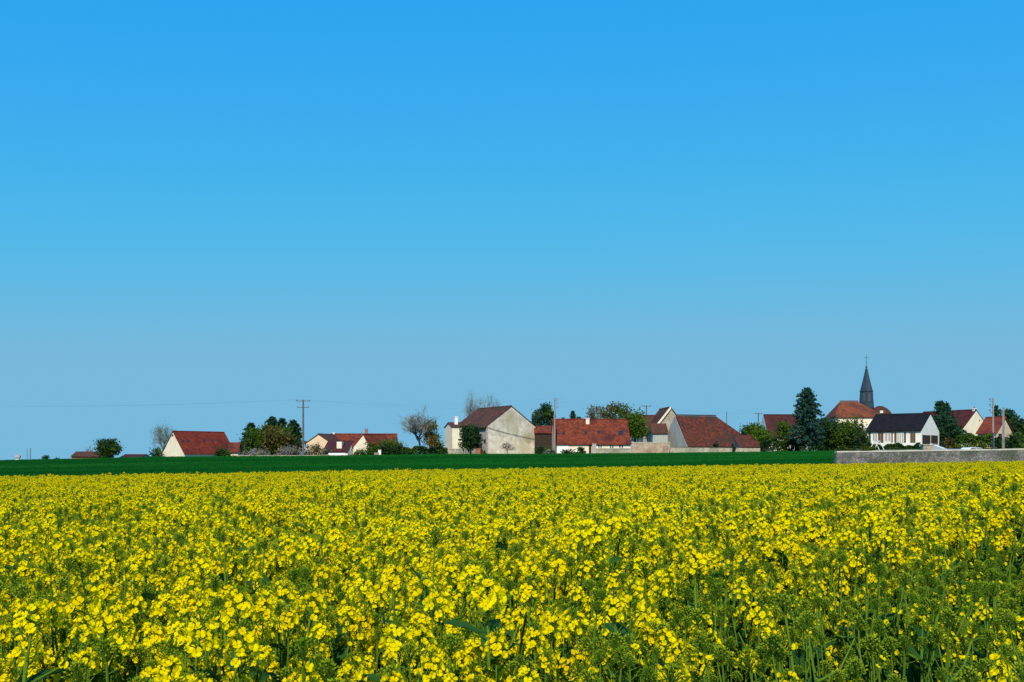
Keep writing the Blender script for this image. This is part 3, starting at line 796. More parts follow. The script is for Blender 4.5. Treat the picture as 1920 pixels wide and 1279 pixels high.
pa = pole('tall weathered pole with two cross arms beside dark evergreens', 568.5, 189, 750, [(2, 26), (14, 22)], M['pole_wood'], (0.22, 0.15))
pb = pole('pale concrete pole with side insulators in front of the long farmhouse', 1040, 192, 746, [], M['old_concrete'], (0.19, 0.12), ins_side=1)
pc = pole('slim dark pole with one cross arm rising behind the leafy trees by the broken barn', 1212, 246, 760, [(2, 17)], M['pole_wood'], (0.17, 0.13))
pd = pole('dark pole with cross arm beside the white gable edge of the brown-roofed house', 1422, 250, 774, [(2, 14)], M['pole_wood'], (0.17, 0.13))
pe = pole('short thin aerial mast above the hipped barn roof', 1362.5, 232, 772, [], M['steel'], (0.1, 0.07), name='mast')
pf = pole('tall grey pole with insulators on its left side near the red-roofed cottage', 1862, 138, 746, [], M['old_concrete'], (0.16, 0.10), ins_side=-1)
pg = pole('thick square concrete post next to the tall grey pole', 1881.5, 134, 764, [], M['old_concrete'], (0.19, 0.14), square=True)
ph = pole('thin lone pole on the field skyline near the white hut', 57, 300, 840, [], M['pole_wood'], (0.14, 0.1))
pi_ = pole('faint second thin pole beside the lone skyline pole', 51, 320, 841, [], M['pole_wood'], (0.10, 0.07))
pj = pole('dark pole with cross arms further down the line beyond the field', -420, 195, 752, [(2, 26), (14, 22)], M['pole_wood'], (0.22, 0.15))
pk = pole('short post among the hedges left of the barn', 770.5, 192, 828, [], M['concrete'], (0.12, 0.1), name='fence_post')
pl = pole('short pale post beside the hedge end close to the barn', 812.5, 192, 838, [], M['concrete'], (0.12, 0.1), name='fence_post')

def wire(label, a, b, sag, r=0.0035, group='overhead wires between the poles'):
    n = 14
    P = [a.lerp(b, i / n) - Vector((0, 0, sag * 4 * (i / n) * (1 - i / n))) for i in range(n + 1)]
    o = MB().tube([p - a for p in P], r, 4).build('overhead_wire', M['wire'])
    o.location = a
    tag(o, label, 'wire', group)
for i in range(3):
    wire('thin overhead wire running from the weathered two-arm pole out across the field', pa[i], pj[i], 1.2, group='wires across the left field')
for i in range(3):
    wire('thin overhead wire strung from the weathered pole to the concrete pole by the farmhouse', pa[i], pb[i], 1.0, group='wires between the two village poles')
    wire('thin overhead wire strung between the two dark cross-arm poles behind the barns', pc[i], pd[i], 0.8, group='wires behind the barns')
    wire('thin overhead wire from the concrete farmhouse pole to the slim dark pole', pb[i], pc[i], 0.6, group='wires above the long farmhouse')
# cable slung across the barn gable
wire('black cable slung slanting across the pale barn gable', *BARN['cable'], 0.2, 0.045, None)

# ------------------------------------------------------------------ trees and shrubs
def cards(centers, size, rng, flat=0.0, asp=0.6):
    """leaf-sized faces: one quad per centre, random orientation"""
    n = len(centers)
    a = rng.normal(size=(n, 3)); a /= np.linalg.norm(a, axis=1)[:, None]
    b = rng.normal(size=(n, 3)); b -= (a * b).sum(1)[:, None] * a; b /= np.linalg.norm(b, axis=1)[:, None]
    s = size * rng.uniform(0.6, 1.3, n)[:, None]
    a = a * s; b = b * s * asp
    v = np.stack([centers - a, centers + b, centers + a, centers - b], 1).reshape(-1, 3)
    f = [(4 * i, 4 * i + 1, 4 * i + 2, 4 * i + 3) for i in range(n)]
    return v, f

def crown_points(rng, rx, ry, rz, n_cl, per, cl_r, shape='round', hollow=0.3):
    out = []
    for i in range(n_cl):
        while True:
            p = rng.uniform(-1, 1, 3)
            d = np.linalg.norm(p)
            if d > 1 or d < hollow: continue
            if shape == 'dome' and p[2] < -0.75: continue
            break
        lump = 1 + 0.16 * math.sin(3.1 * p[0] + 5 * p[2] + i * .01) 
        c = p * np.array([rx, ry, rz]) * lump * rng.uniform(0.8, 1.05)
        k = int(per * rng.uniform(0.5, 1.4))
        q = rng.normal(size=(k, 3)) * cl_r * np.array([1, 1, .75])
        out.append(c + q)
    return np.concatenate(out)

def foliage_obj(name, v, f, mats, parent, midx=None):
    me = bpy.data.meshes.new(name)
    me.from_pydata(v.tolist(), [], f)
    for m in mats: me.materials.append(m)
    if midx is not None: me.polygons.foreach_set('material_index', midx)
    me.update()
    o = bpy.data.objects.new(name, me); col.objects.link(o); o.parent = parent
    return o

def limbs(mb, rng, p, d, ln, r, depth, spread, out=None, nkid=(2, 4), taper=0.62, up=0.12):
    """recursive limbs that taper"""
    p = Vector(p); d = Vector(d).normalized()
    pts, rad = [p], [r]
    n = 3
    for i in range(n):
        d = (d + Vector(rng.normal(size=3)) * 0.12 + Vector((0, 0, up * .5))).normalized()
        p = p + d * (ln / n); pts.append(p); rad.append(r * (1 - 0.45 * (i + 1) / n))
    mb.tube(pts, rad, 5 if r > .06 else 3, 0, cap=False)
    if out is not None and depth <= 0: out.append(p)
    if depth <= 0: return
    for k in range(rng.integers(nkid[0], nkid[1] + 1)):
        t = rng.uniform(0.35, 1.0)
        j = min(n - 1, int(t * n)); b = pts[j].lerp(pts[j + 1], t * n - j)
        side = Vector(rng.normal(size=3)); side -= d * side.dot(d); side.normalize()
        nd = (d * (1 - spread) + side * spread * rng.uniform(.7, 1.3) + Vector((0, 0, up))).normalized()
        limbs(mb, rng, b, nd, ln * rng.uniform(.55, .8), max(r * taper * .7, 0.016), depth - 1, spread, out, nkid, taper, up)

seed_n = [100]
def nrng():
    seed_n[0] += 1
    return np.random.default_rng(seed_n[0])

def leafy(label, px, Y, wpx, top, bottom, mats, cat='tree', name='broadleaf_tree', dens=1.0, leaf=0.24, group=None, ratio=0.85, hollow=0.4, trunkm='bark', bare=False):
    rng = nrng(); x = px_x(px, Y); b = gz(x, Y)
    zt, zb_ = zrow(top, Y) - b, max(zrow(bottom, Y) - b, 0.05)
    rx = wpx / 2 * Y / F; rz = (zt - zb_) / 2
    root = tag(empty(name, (x, Y, b)), label, cat, group)
    cz = zb_ + rz
    # trunk with limbs reaching into the crown
    mb = MB()
    tr = max(0.05, min(.35, zt * .028))
    mb.tube([(0, 0, -.3), (0.05, 0, cz * .6), (0, 0.05, cz)], [tr * 1.25, tr, tr * .6], 7)
    for k in range(6):
        a = k * 1.05 + rng.uniform(-.3, .3)
        d = Vector((math.cos(a) * rx, math.sin(a) * rx * ratio, rz * rng.uniform(.2, .9)))
        limbs(mb, rng, (0, 0, cz * rng.uniform(.55, 1.0)), d, d.length * .5, tr * .45, 2, .5, None, (2, 3))
    mb.build('trunk', M[trunkm], root, recalc=False)
    vol = rx * rx * ratio * rz
    ncl = int(min(150, max(20, 27 * vol ** .55)) * dens)
    P = crown_points(rng, rx * .92, rx * ratio * .92, rz * .92, ncl, 22, min(.55, rx * .22), hollow=hollow)
    P[:, 2] = np.maximum(P[:, 2] + cz, 0.03)
    v, f = cards(P, leaf, rng)
    # light and dark clumps are different growth: colour mixed clump by clump
    key = np.sin(P[:, 0] * 1.1 + 1.7 * np.sin(P[:, 2] * .9)) + rng.normal(size=len(P)) * .5
    mi = [0 if k < .55 or len(mats) == 1 else 1 for k in key]
    foliage_obj('crown', v, f, [M[m] for m in mats], root, mi)
    return root

def shrub(label, px, Y, wpx, top, mats, dens=1.0, leaf=0.2, name='shrub', cat='shrub', ratio=.7, group=None):
    rng = nrng(); x = px_x(px, Y); b = gz(x, Y)
    zt = max(.4, zrow(top, Y) - b); rx = wpx / 2 * Y / F
    root = tag(empty(name, (x, Y, b)), label, cat, group)
    mb = MB()
    for k in range(5):
        a = k * 1.26
        limbs(mb, rng, (math.cos(a) * .1, math.sin(a) * .1, -.1), (math.cos(a) * rx * .6, math.sin(a) * rx * .4, zt), zt * .7, .05, 2, .5, None, (2, 3))
    mb.build('stem', M['bark'], root, recalc=False)
    vol = rx * rx * ratio * zt
    ncl = int(min(90, max(14, 22 * vol ** .55)) * dens)
    P = crown_points(rng, rx, rx * ratio, zt * .62, ncl, 20, min(.4, rx * .25), hollow=.3)
    P[:, 2] = P[:, 2] + zt * .42
    P = P[P[:, 2] > 0.02]
    v, f = cards(P, leaf, rng)
    key = rng.normal(size=len(P)) * .6 + np.sin(P[:, 0] * 2.2)
    mi = [0 if k < .5 or len(mats) == 1 else 1 for k in key]
    foliage_obj('foliage', v, f, [M[m] for m in mats], root, mi)
    return root

def hedge(label, px0, px1, Y, top, mats, depth=1.4, leaf=0.17, Y1=None):
    rng = nrng(); Y1 = Y1 or Y
    x0, x1 = px_x(px0, Y), px_x(px1, Y1)
    root = tag(empty('hedge', (x0, Y, gz(x0, Y))), label, 'hedge')
    L = x1 - x0; n = int(L * 420)
    t = rng.uniform(0, 1, n)
    X = x0 + t * L; YY = Y + t * (Y1 - Y) + rng.uniform(-depth / 2, depth / 2, n)
    g = ground(X, YY)
    h = zrow(top, Y) - g + 0.22 * np.sin(X * 1.7) + .12 * np.sin(X * 4.1 + 1)
    Z = g + np.maximum(h, .25) * (1 - rng.uniform(0, 1, n) ** 1.7)
    P = np.stack([X - x0, YY - Y, Z - root.location.z], 1)
    v, f = cards(P, leaf, rng)
    mi = [0 if k < .6 or len(mats) == 1 else 1 for k in np.sin(X * .9) + rng.normal(size=n) * .5]
    foliage_obj('foliage', v, f, [M[m] for m in mats], root, mi)
    mb = MB()
    for k in range(max(3, int(L / .9))):
        xx = x0 + (k + .5) / max(3, int(L / .9)) * L
        yy = Y + (xx - x0) / L * (Y1 - Y)
        gg = gz(xx, yy)
        mb.tube([(xx - x0, yy - Y, gg - .2 - root.location.z), (xx - x0 + .1, yy - Y, gg + max(.3, (zrow(top, Y) - gg) * .7) - root.location.z)], [.04, .02], 4)
    mb.build('stem', M['bark'], root, recalc=False)
    return root

def bare(label, px, Y, wpx, top, mat='twig_grey', name='bare_tree', depth=5, haze=None, tilt=0, fork=None):
    """leafless tree: every limb is a tapered tube"""
    rng = nrng(); x = px_x(px, Y); b = gz(x, Y); h = zrow(top, Y) - b; rx = wpx / 2 * Y / F
    root = tag(empty(name, (x, Y, b)), label, 'tree')
    tr = h * .022
    fk = h * (fork if fork else .38)
    MB().tube([(0, 0, -.3), (0.1, 0, fk * .5), (tilt, 0, fk)], [tr * 1.3, tr, tr * .8], 7).build('trunk', M['bark'], root, recalc=False)
    mb = MB(); tips = []
    for k in range(7):
        a = k * 0.9 + rng.uniform(-.3, .3)
        d = Vector((math.cos(a) * rx * .75, math.sin(a) * rx * .75, (h - fk) * rng.uniform(.5, 1.0)))
        limbs(mb, rng, (tilt * .8, 0, fk * rng.uniform(.7, 1.0)), d, d.length * .48, tr * .55, depth - 1, .48, tips, (3, 4), .75, .08)
    # scale the branching to the height seen
    zs = np.array([v[2] for v in mb.v]); xs = np.array([abs(v[0]) for v in mb.v])
    kz = (h - fk) / max(.1, np.percentile(zs, 99.5) - fk); kx = rx / max(.1, np.percentile(xs, 98))
    mb.v = [(vx * kx, vy * kx, fk + (vz - fk) * kz if vz > fk else vz) for vx, vy, vz in mb.v]
    br = mb.build('branches', M[mat], root, recalc=False)
    if haze:
        P = np.array([(t.x * kx, t.y * kx, fk + (t.z - fk) * kz) for t in tips])
        P = np.repeat(P, haze[1], 0); P = P + rng.normal(size=P.shape) * .3
        v, f = cards(P, haze[2], rng, asp=.35)
        foliage_obj('young_leaves', v, f, [M[haze[0]]], root)
    return root

def conifer(label, px, Y, wpx, top, bottom, mats, name='conifer_tree', n=26, droop=.25, trunkm='bark', irregular=.25, leaf=.2, taper=1.0, group=None):
    rng = nrng(); x = px_x(px, Y); b = gz(x, Y); h = zrow(top, Y) - b; zb_ = max(.1, zrow(bottom, Y) - b); rx = wpx / 2 * Y / F
    root = tag(empty(name, (x, Y, b)), label, 'tree', group)
    tr = max(.07, h * .016)
    MB().tube([(0, 0, -.3), (0, 0, h * .5), (0, 0, h * .98)], [tr * 1.4, tr, .02], 7).build('trunk', M[trunkm], root, recalc=False)
    out = []; bb = MB()
    for i in range(n):
        t = (i + rng.uniform(0, .6)) / n
        z = zb_ + (h - zb_) * t
        ln = rx * ((1 - t) ** taper) * rng.uniform(1 - irregular, 1 + irregular) + .12
        if t < .12: ln *= .75
        kk = rng.integers(5, 8)
        for k in range(kk):
            a = 2 * math.pi * (k + rng.uniform(-.3, .3)) / kk + i
            l2 = ln * rng.uniform(.65, 1.1)
            d = np.array([math.cos(a), math.sin(a), 0])
            bb.tube([(0, 0, z), tuple(d * l2 * .95 + np.array([0, 0, z + l2 * (.12 - droop)]))], [tr * .3, .012], 3, cap=False)
            m = max(7, int(l2 / .075))
            s = rng.uniform(.15, 1.0, m) * l2
            q = d[None, :] * s[:, None] + np.array([0, 0, z])[None, :]
            q[:, 2] += s * (.15) - droop * s * s / max(.3, l2) 
            q += rng.normal(size=q.shape) * np.array([.16, .16, .09])
            out.append(q)
    bb.build('branches', M[trunkm], root, recalc=False)
    P = np.concatenate(out)
    v, f = cards(P, leaf, rng, asp=.5)
    mi = [0 if k < .6 or len(mats) == 1 else 1 for k in rng.normal(size=len(P))]
    foliage_obj('crown', v, f, [M[m] for m in mats], root, mi)
    return root

# far left skyline
shrub('tiny far-off bush on the skyline right of the lone pole', 86, 320, 14, 853.5, ['fol_dark'])
shrub('lowest far-off bush between the lone pole and the far shed', 107, 320, 9, 857, ['fol_dark'])
bare('far-off leafless bush of bare twigs above the far shed', 168, 268, 36, 836, 'twig_brown', depth=4, fork=.2)
leafy('round green tree with twiggy base standing alone near the far shed', 203, 256, 48, 822, 860, ['fol_dark', 'fol_green'], dens=.9, leaf=.28)
# around the white house
bare('leafless grey tree behind the bright gable of the white house', 306, 214, 44, 797, 'twig_grey', depth=5, haze=('fol_green', 1, .12))
shrub('dark clipped bush left of the bright white gable', 293, 197, 24, 840, ['fol_dark', 'fol_green'], 1.3)
shrub('dark round bush in front of the red-roofed house', 419, 186, 28, 841, ['fol_dark', 'fol_green'], 1.4)
# evergreen cluster
conifer('dark evergreen at the left side of the tall tree clump', 471, 205, 50, 793, 852, ['fol_dark', 'fol_pine'], leaf=.3, taper=.5)
conifer('tallest dark evergreen in the middle of the tree clump', 510, 212, 62, 781, 852, ['fol_pine', 'fol_dark'], leaf=.3, taper=.5)
conifer('slim pointed evergreen just right of the tallest one in the clump', 529, 208, 40, 785, 850, ['fol_pine', 'fol_dark'], leaf=.3, taper=.5)
leafy('green leafy tree filling the left front of the tree clump', 484, 199, 58, 799, 852, ['fol_green', 'fol_dark'], dens=1.2)
leafy('brownish olive tree in front of the evergreens', 516, 196, 60, 796, 848, ['fol_olive', 'fol_green'], dens=1.1, hollow=.2)
conifer('dense blackish pine next to the weathered pole', 551, 202, 46, 788, 850, ['fol_dark', 'fol_pine'], leaf=.3, taper=.45)
leafy('bare-looking brown tree low between olive tree and blackish pine', 538, 195, 40, 812, 848, ['fol_olive', 'fol_dark'], dens=.7)
shrub('pale grey low shrub in front of the green leafy tree', 482, 190, 64, 842, ['fol_grey', 'fol_beige'], .9)
shrub('pale grey shrub beside the foot of the weathered pole', 545, 190, 54, 838, ['fol_grey', 'fol_beige'], .9)
shrub('beige twiggy shrub right of the weathered pole', 590, 191, 42, 834, ['fol_beige', 'fol_olive'], .9)
shrub('low beige shrub below the wide pale gable', 611, 190, 24, 841, ['fol_beige', 'fol_dark'], .9)
# hedges between the cluster and the barn
shrub('rounded green bush against the narrow cream gable', 703, 196, 36, 824, ['fol_green', 'fol_rust'], 1.2)
shrub('green bush at the right end of the long low house', 733, 196, 40, 822, ['fol_green', 'fol_bright'], 1.2)
shrub('low dark bush at the foot of the narrow cream gable', 676, 191, 34, 843, ['fol_green', 'fol_dark'], 1.2)
hedge('dark hedge stretching from the long house to the big barn', 690, 838, 192, 839, ['fol_dark', 'fol_green'], 2.0, .2)
shrub('rusty brown shrub above the dark hedge', 748, 198, 26, 829, ['fol_rust', 'fol_green'], 1.0)
bare('large pale leafless tree above the hedge', 786, 204, 62, 767, 'twig_grey', depth=5, fork=.42, haze=('fol_olive', 1, .12))
leafy('half-bare olive tree to the right of the large pale leafless tree', 806, 206, 36, 782, 838, ['fol_olive', 'fol_green'], dens=.8, leaf=.2)
shrub('orange-brown bush next to the cream outbuilding', 816, 196, 30, 818, ['fol_rust', 'fol_green'], 1.2)
# around the barn
leafy('very dark egg-shaped tree against the grey side of the barn', 882, 193, 38, 794, 848, ['fol_dark'], dens=2.0, leaf=.26, hollow=.1)
bare('leafless tree sticking up behind the left end of the barn roof', 888, 226, 36, 736, 'twig_grey', depth=5, haze=('fol_grey', 1, .10))
bare('fainter leafless tree behind the middle of the barn roof', 921, 232, 46, 741, 'twig_grey', depth=5)
bare('small espaliered bare tree in front of the pale barn gable', 951, 194, 26, 829, 'twig_brown', depth=4, fork=.4, name='fruit_tree')
shrub('reddish brown bush at the barn corner', 903, 192, 18, 843, ['fol_rust', 'fol_dark'], 1.2)
# between barn and farmhouse
leafy('bluish green tree close behind the right slope of the barn', 1006, 216, 24, 766, 806, ['fol_blue', 'fol_green'], dens=1.0)
leafy('upright bluish green tree left of the concrete pole', 1025, 214, 30, 750, 815, ['fol_blue', 'fol_green'], dens=1.1)
shrub('dark bush in the shady passage beside the barn', 1017, 196, 26, 838, ['fol_dark', 'fol_green'], 1.2)
shrub('grey-green low plant at the foot of the concrete pole', 1030, 190, 24, 845, ['fol_grey', 'fol_dark'], 1.0)
shrub('dark leafy shrub against the cream front of the farmhouse', 1090, 193, 14, 837, ['fol_dark'], 1.4)
shrub('low dark plants before the white garage door', 1068, 189, 40, 847, ['fol_dark', 'fol_grey'], .8)
conifer('small far conifer tip above the red farmhouse roof', 1074, 228, 20, 771, 800, ['fol_pine', 'fol_blue'], leaf=.22)
leafy('small bush top showing above the farmhouse ridge', 1085, 230, 18, 781, 800, ['fol_blue'], dens=.8)
leafy('loose greyish tree behind the farmhouse chimney', 1122, 222, 44, 757, 812, ['fol_olive', 'fol_grey'], dens=.6, leaf=.2)
leafy('big green and brown tree behind the right end of the farmhouse', 1157, 220, 74, 750, 822, ['fol_olive', 'fol_green'], dens=1.1)
leafy('bright green bushy tree beside the right slope of the farmhouse', 1190, 212, 46, 766, 832, ['fol_green', 'fol_bright'], dens=1.2)
# around the barns
shrub('dark weedy shrub growing over the hipped barn roof edge', 1343, 194, 12, 826, ['fol_dark'], 1.0)
shrub('small sapling in front of the long low pale wall', 1376, 186, 6, 836, ['fol_dark'], .8)
leafy('green round tree between the hipped barn and brown-roofed house', 1412, 206, 54, 792, 842, ['fol_green', 'fol_dark'], dens=1.2)
leafy('bright green tree in front of the white gable edge', 1428, 200, 40, 800, 846, ['fol_bright', 'fol_green'], dens=1.2)
leafy('olive green tree leaning on the left side of the blue conifer', 1470, 200, 34, 784, 842, ['fol_green', 'fol_olive'], dens=.9)
hedge('dark mixed hedge under the brown-roofed house', 1428, 1500, 190, 826, ['fol_dark', 'fol_green'], 2.0, .2)
conifer('tall blue-green conifer with a bare pale trunk foot', 1513, 184, 70, 727, 830, ['fol_blue', 'fol_pine'], n=40, leaf=.3, taper=.5, trunkm='pale_bark', irregular=.42)
leafy('very dark tree right behind the tall blue conifer', 1548, 192, 50, 778, 846, ['fol_dark', 'fol_pine'], dens=1.4)
leafy('dense deep green tree below the orange hipped roof', 1592, 188, 72, 784, 846, ['fol_green', 'fol_dark'], dens=1.6, leaf=.22)
hedge('tall dark hedge behind the blue conifer and the deep green tree', 1492, 1628, 206, 822, ['fol_dark', 'fol_green'], 2.0, .24)
shrub('dark bush against the left corner of the bungalow', 1617, 160, 22, 806, ['fol_dark', 'fol_green'], 1.2)
hedge('low clipped dark hedge along the front of the bungalow', 1622, 1724, 149, 834.5, ['fol_dark', 'fol_green'], 1.0, .15)
hedge('weedy strip of low plants behind the left end of the yard wall', 1578, 1640, 128, 841, ['fol_green', 'fol_olive'], 1.0, .15)
# right side
leafy('dark rounded crown top of the tall garden pine', 1767, 182, 28, 751, 778, ['fol_pine', 'fol_dark'], dens=1.3, name='pine_tree')
leafy('wide dark lower pine between bungalow and cream gable', 1769, 176, 52, 772, 836, ['fol_pine', 'fol_dark'], dens=1.5, name='pine_tree')
leafy('dark evergreen mass at the foot of the cream gable house', 1788, 168, 40, 792, 838, ['fol_dark', 'fol_pine'], dens=1.3)
shrub('rusty shrub at the top of the pale ramp wall', 1781, 138, 24, 822, ['fol_rust', 'fol_green'], 1.0)
hedge('bright green hedge below the cream gable house', 1795, 1860, 150, 817, ['fol_green', 'fol_bright'], 1.8, .18)
leafy('slim dark tree between the two tall posts', 1870, 178, 14, 755, 800, ['fol_pine', 'fol_dark'], dens=1.1)
leafy('dark rounded tree right of the square concrete post', 1893, 178, 30, 763, 815, ['fol_pine', 'fol_dark'], dens=1.2)
leafy('dark bushy tree at the right end behind the yard wall', 1912, 160, 44, 782, 840, ['fol_dark', 'fol_green'], dens=1.2)
shrub('dark bush between the feet of the two tall posts', 1872, 142, 26, 820, ['fol_dark', 'fol_green'], 1.1)
shrub('dark shrub right of the square concrete post', 1902, 136, 44, 816, ['fol_dark', 'fol_green'], 1.2)

# ------------------------------------------------------------------ cars and small things
def car(label, px, Y, deg, body):
    x = px_x(px, Y); b = gz(x, Y)
    root = tag(empty('parked_car', (x, Y, b), R(deg)), label, 'car')
    prof = [(-2.05, .35), (-2.1, .6), (-2.0, .86), (-1.2, .95), (-.55, 1.38), (.9, 1.42), (1.65, .98), (2.0, .92), (2.08, .6), (2.0, .35)]
    hw = [.78, .82, .82, .82, .62, .62, .8, .8, .82, .78]
    n = len(prof)
    vs = [(p[0], -w, p[1]) for p, w in zip(prof, hw)] + [(p[0], w, p[1]) for p, w in zip(prof, hw)]
    fs = [tuple(range(n)), tuple(range(2 * n - 1, n - 1, -1))] + [(i, n + i, n + (i + 1) % n, (i + 1) % n) for i in range(n)]
    bo = MB().add(vs, fs).build('body', body, root)
    bo.modifiers.new('soft edges', 'BEVEL').width = .05
    for s in (-1, 1):
        MB().add([(-1.0, s * .83, 1.0), (-.5, s * .66, 1.32), (.15, s * .66, 1.34), (.15, s * .83, 1.0), (-1.0, s * .79, 1.0), (-.5, s * .62, 1.32), (.15, s * .62, 1.34), (.15, s * .79, 1.0)], [(0, 1, 2, 3), (4, 7, 6, 5), (0, 4, 5, 1), (1, 5, 6, 2), (2, 6, 7, 3), (3, 7, 4, 0)]).build('side_window', M['glass'], root)
        MB().add([(.22, s * .83, 1.0), (.22, s * .66, 1.34), (.85, s * .66, 1.35), (1.4, s * .83, 1.02), (.22, s * .79, 1.0), (.22, s * .62, 1.34), (.85, s * .62, 1.35), (1.4, s * .79, 1.02)], [(0, 1, 2, 3), (4, 7, 6, 5), (0, 4, 5, 1), (1, 5, 6, 2), (2, 6, 7, 3), (3, 7, 4, 0)]).build('side_window', M['glass'], root)
        MB().box((-2.11, s * .68 - .1, .66), (-2.04, s * .68 + .1, .78)).build('headlight', M['lamp_clear'], root)
        MB().box((2.02, s * .7 - .08, .68), (2.09, s * .7 + .08, .86)).build('tail_light', M['lamp_red'], root)
        for wx in (-1.3, 1.3):
            ty = MB().tube([(wx, s * .84, .31), (wx, s * .64, .31)], .31, 16).build('tyre', M['rubber'], root)
            MB().tube([(wx, s * .86, .31), (wx, s * .83, .31)], .2, 12).build('rim', M['steel'], ty)
    MB().add([(-1.17, -.74, .99), (-1.17, .74, .99), (-.6, .58, 1.38), (-.6, -.58, 1.38), (-1.12, -.74, .96), (-1.12, .74, .96), (-.55, .58, 1.35), (-.55, -.58, 1.35)], [(0, 1, 2, 3), (4, 7, 6, 5), (0, 4, 5, 1), (1, 5, 6, 2), (2, 6, 7, 3), (3, 7, 4, 0)]).build('windscreen', M['glass'], root)
car('white car parked behind the yard wall below the green hedge', 1824, 114, 200, M['car_white'])
car('blue car mostly hidden behind the yard wall beside the white car', 1789, 112, 165, M['car_blue'])

def a_frame():
    Y = 146; x = px_x(1644, Y); b = gz(x, Y); h = zrow(827, Y) - b
    root = tag(empty('swing_frame', (x, Y, b)), 'white a-shaped garden swing frame before the bungalow windows', 'swing')
    w = .75
    for yy in (-.9, .9):
        for s in (-1, 1):
            MB().tube([(s * w, yy, -.1), (s * .05, yy, h)], .05, 6).build('leg', M['white_paint'], root)
    MB().tube([(0, -1.0, h), (0, 1.0, h)], .05, 6).build('top_bar', M['white_paint'], root)
    MB().tube([(-.02, -.3, h), (-.02, -.3, .5)], .015, 4).build('rope', M['grey_paint'], root)
    MB().tube([(-.02, .3, h), (-.02, .3, .5)], .015, 4).build('rope', M['grey_paint'], root)
    MB().box((-.15, -.35, .45), (.12, .35, .5)).build('seat', M['brown_paint'], root)
a_frame()
def bin_box(label, px, row, wpx, Y, mat, name, cat):
    x = px_x(px, Y); b = gz(x, Y); h = zrow(row, Y) - b; w = wpx / 2 * Y / F
    root = tag(empty(name, (x, Y, b)), label, cat)
    MB().box((-w, -w * .7, -.2), (w, w * .7, h - .12)).build('body', mat, root)
    MB().box((-w - .05, -w * .7 - .05, h - .12), (w + .05, w * .7 + .05, h)).build('lid', mat, root)
bin_box('white garden water tank beside the dark hedge', 712, 843.5, 5, 190, M['white_paint'], 'water_tank', 'tank')
bin_box('rusty orange crate standing against the barn wall', 896.5, 841, 9, 191, M['brick'], 'storage_crate', 'crate')
bin_box('small pale stone trough in front of the low hedge', 706, 849, 8, 188.5, M['pale_stone'], 'stone_trough', 'trough')

# ------------------------------------------------------------------ rapeseed
PET, STM, BUD, LEF = 0, 1, 2, 3
RM = [M['petal'], M['rape_stem'], M['rape_bud'], M['rape_leaf']]

def frame_from(axis):
    z = Vector(axis).normalized()
    x = z.orthogonal().normalized()
    return x, z.cross(x), z

def add_flower(mb, c, axis, r, spin, cup):
    x, y, z = frame_from(axis)
    c = Vector(c)
    for k in range(4):
        a = spin + k * math.pi / 2 + rnd.uniform(-.15, .15)
        u = x * math.cos(a) + y * math.sin(a)
        w = -x * math.sin(a) + y * math.cos(a)
        q = cup * rnd.uniform(.7, 1.3)
        P = [c + u * (.04 * r), c + u * (.42 * r) - w * (.40 * r) + z * (.25 * r * q), c + u * (.42 * r) + w * (.40 * r) + z * (.25 * r * q),
             c + u * (.86 * r) - w * (.58 * r) + z * (.5 * r * q), c + u * (.86 * r) + w * (.58 * r) + z * (.5 * r * q), c + u * (1.08 * r) + z * (.48 * r * q)]
        mb.add(P, [(0, 2, 1), (1, 2, 4, 3), (3, 4, 5)], PET)
    e = .12 * r
    mb.add([c + x * e, c + y * e, c - x * e, c - y * e, c + z * (.55 * r)], [(0, 1, 4), (1, 2, 4), (2, 3, 4), (3, 0, 4)], BUD)

def add_bud(mb, a, d, ln, r, mat=BUD):
    x, y, z = frame_from(d)
    a = Vector(a); m = a + z * ln * .5
    t = a + z * ln
    ring = [m + x * (r * math.cos(i * math.pi * .4)) + y * (r * math.sin(i * math.pi * .4)) for i in range(5)]
    mb.add([a, t] + ring, [f for i in range(5) for f in ((0, 2 + (i + 1) % 5, 2 + i), (1, 2 + i, 2 + (i + 1) % 5))], mat)

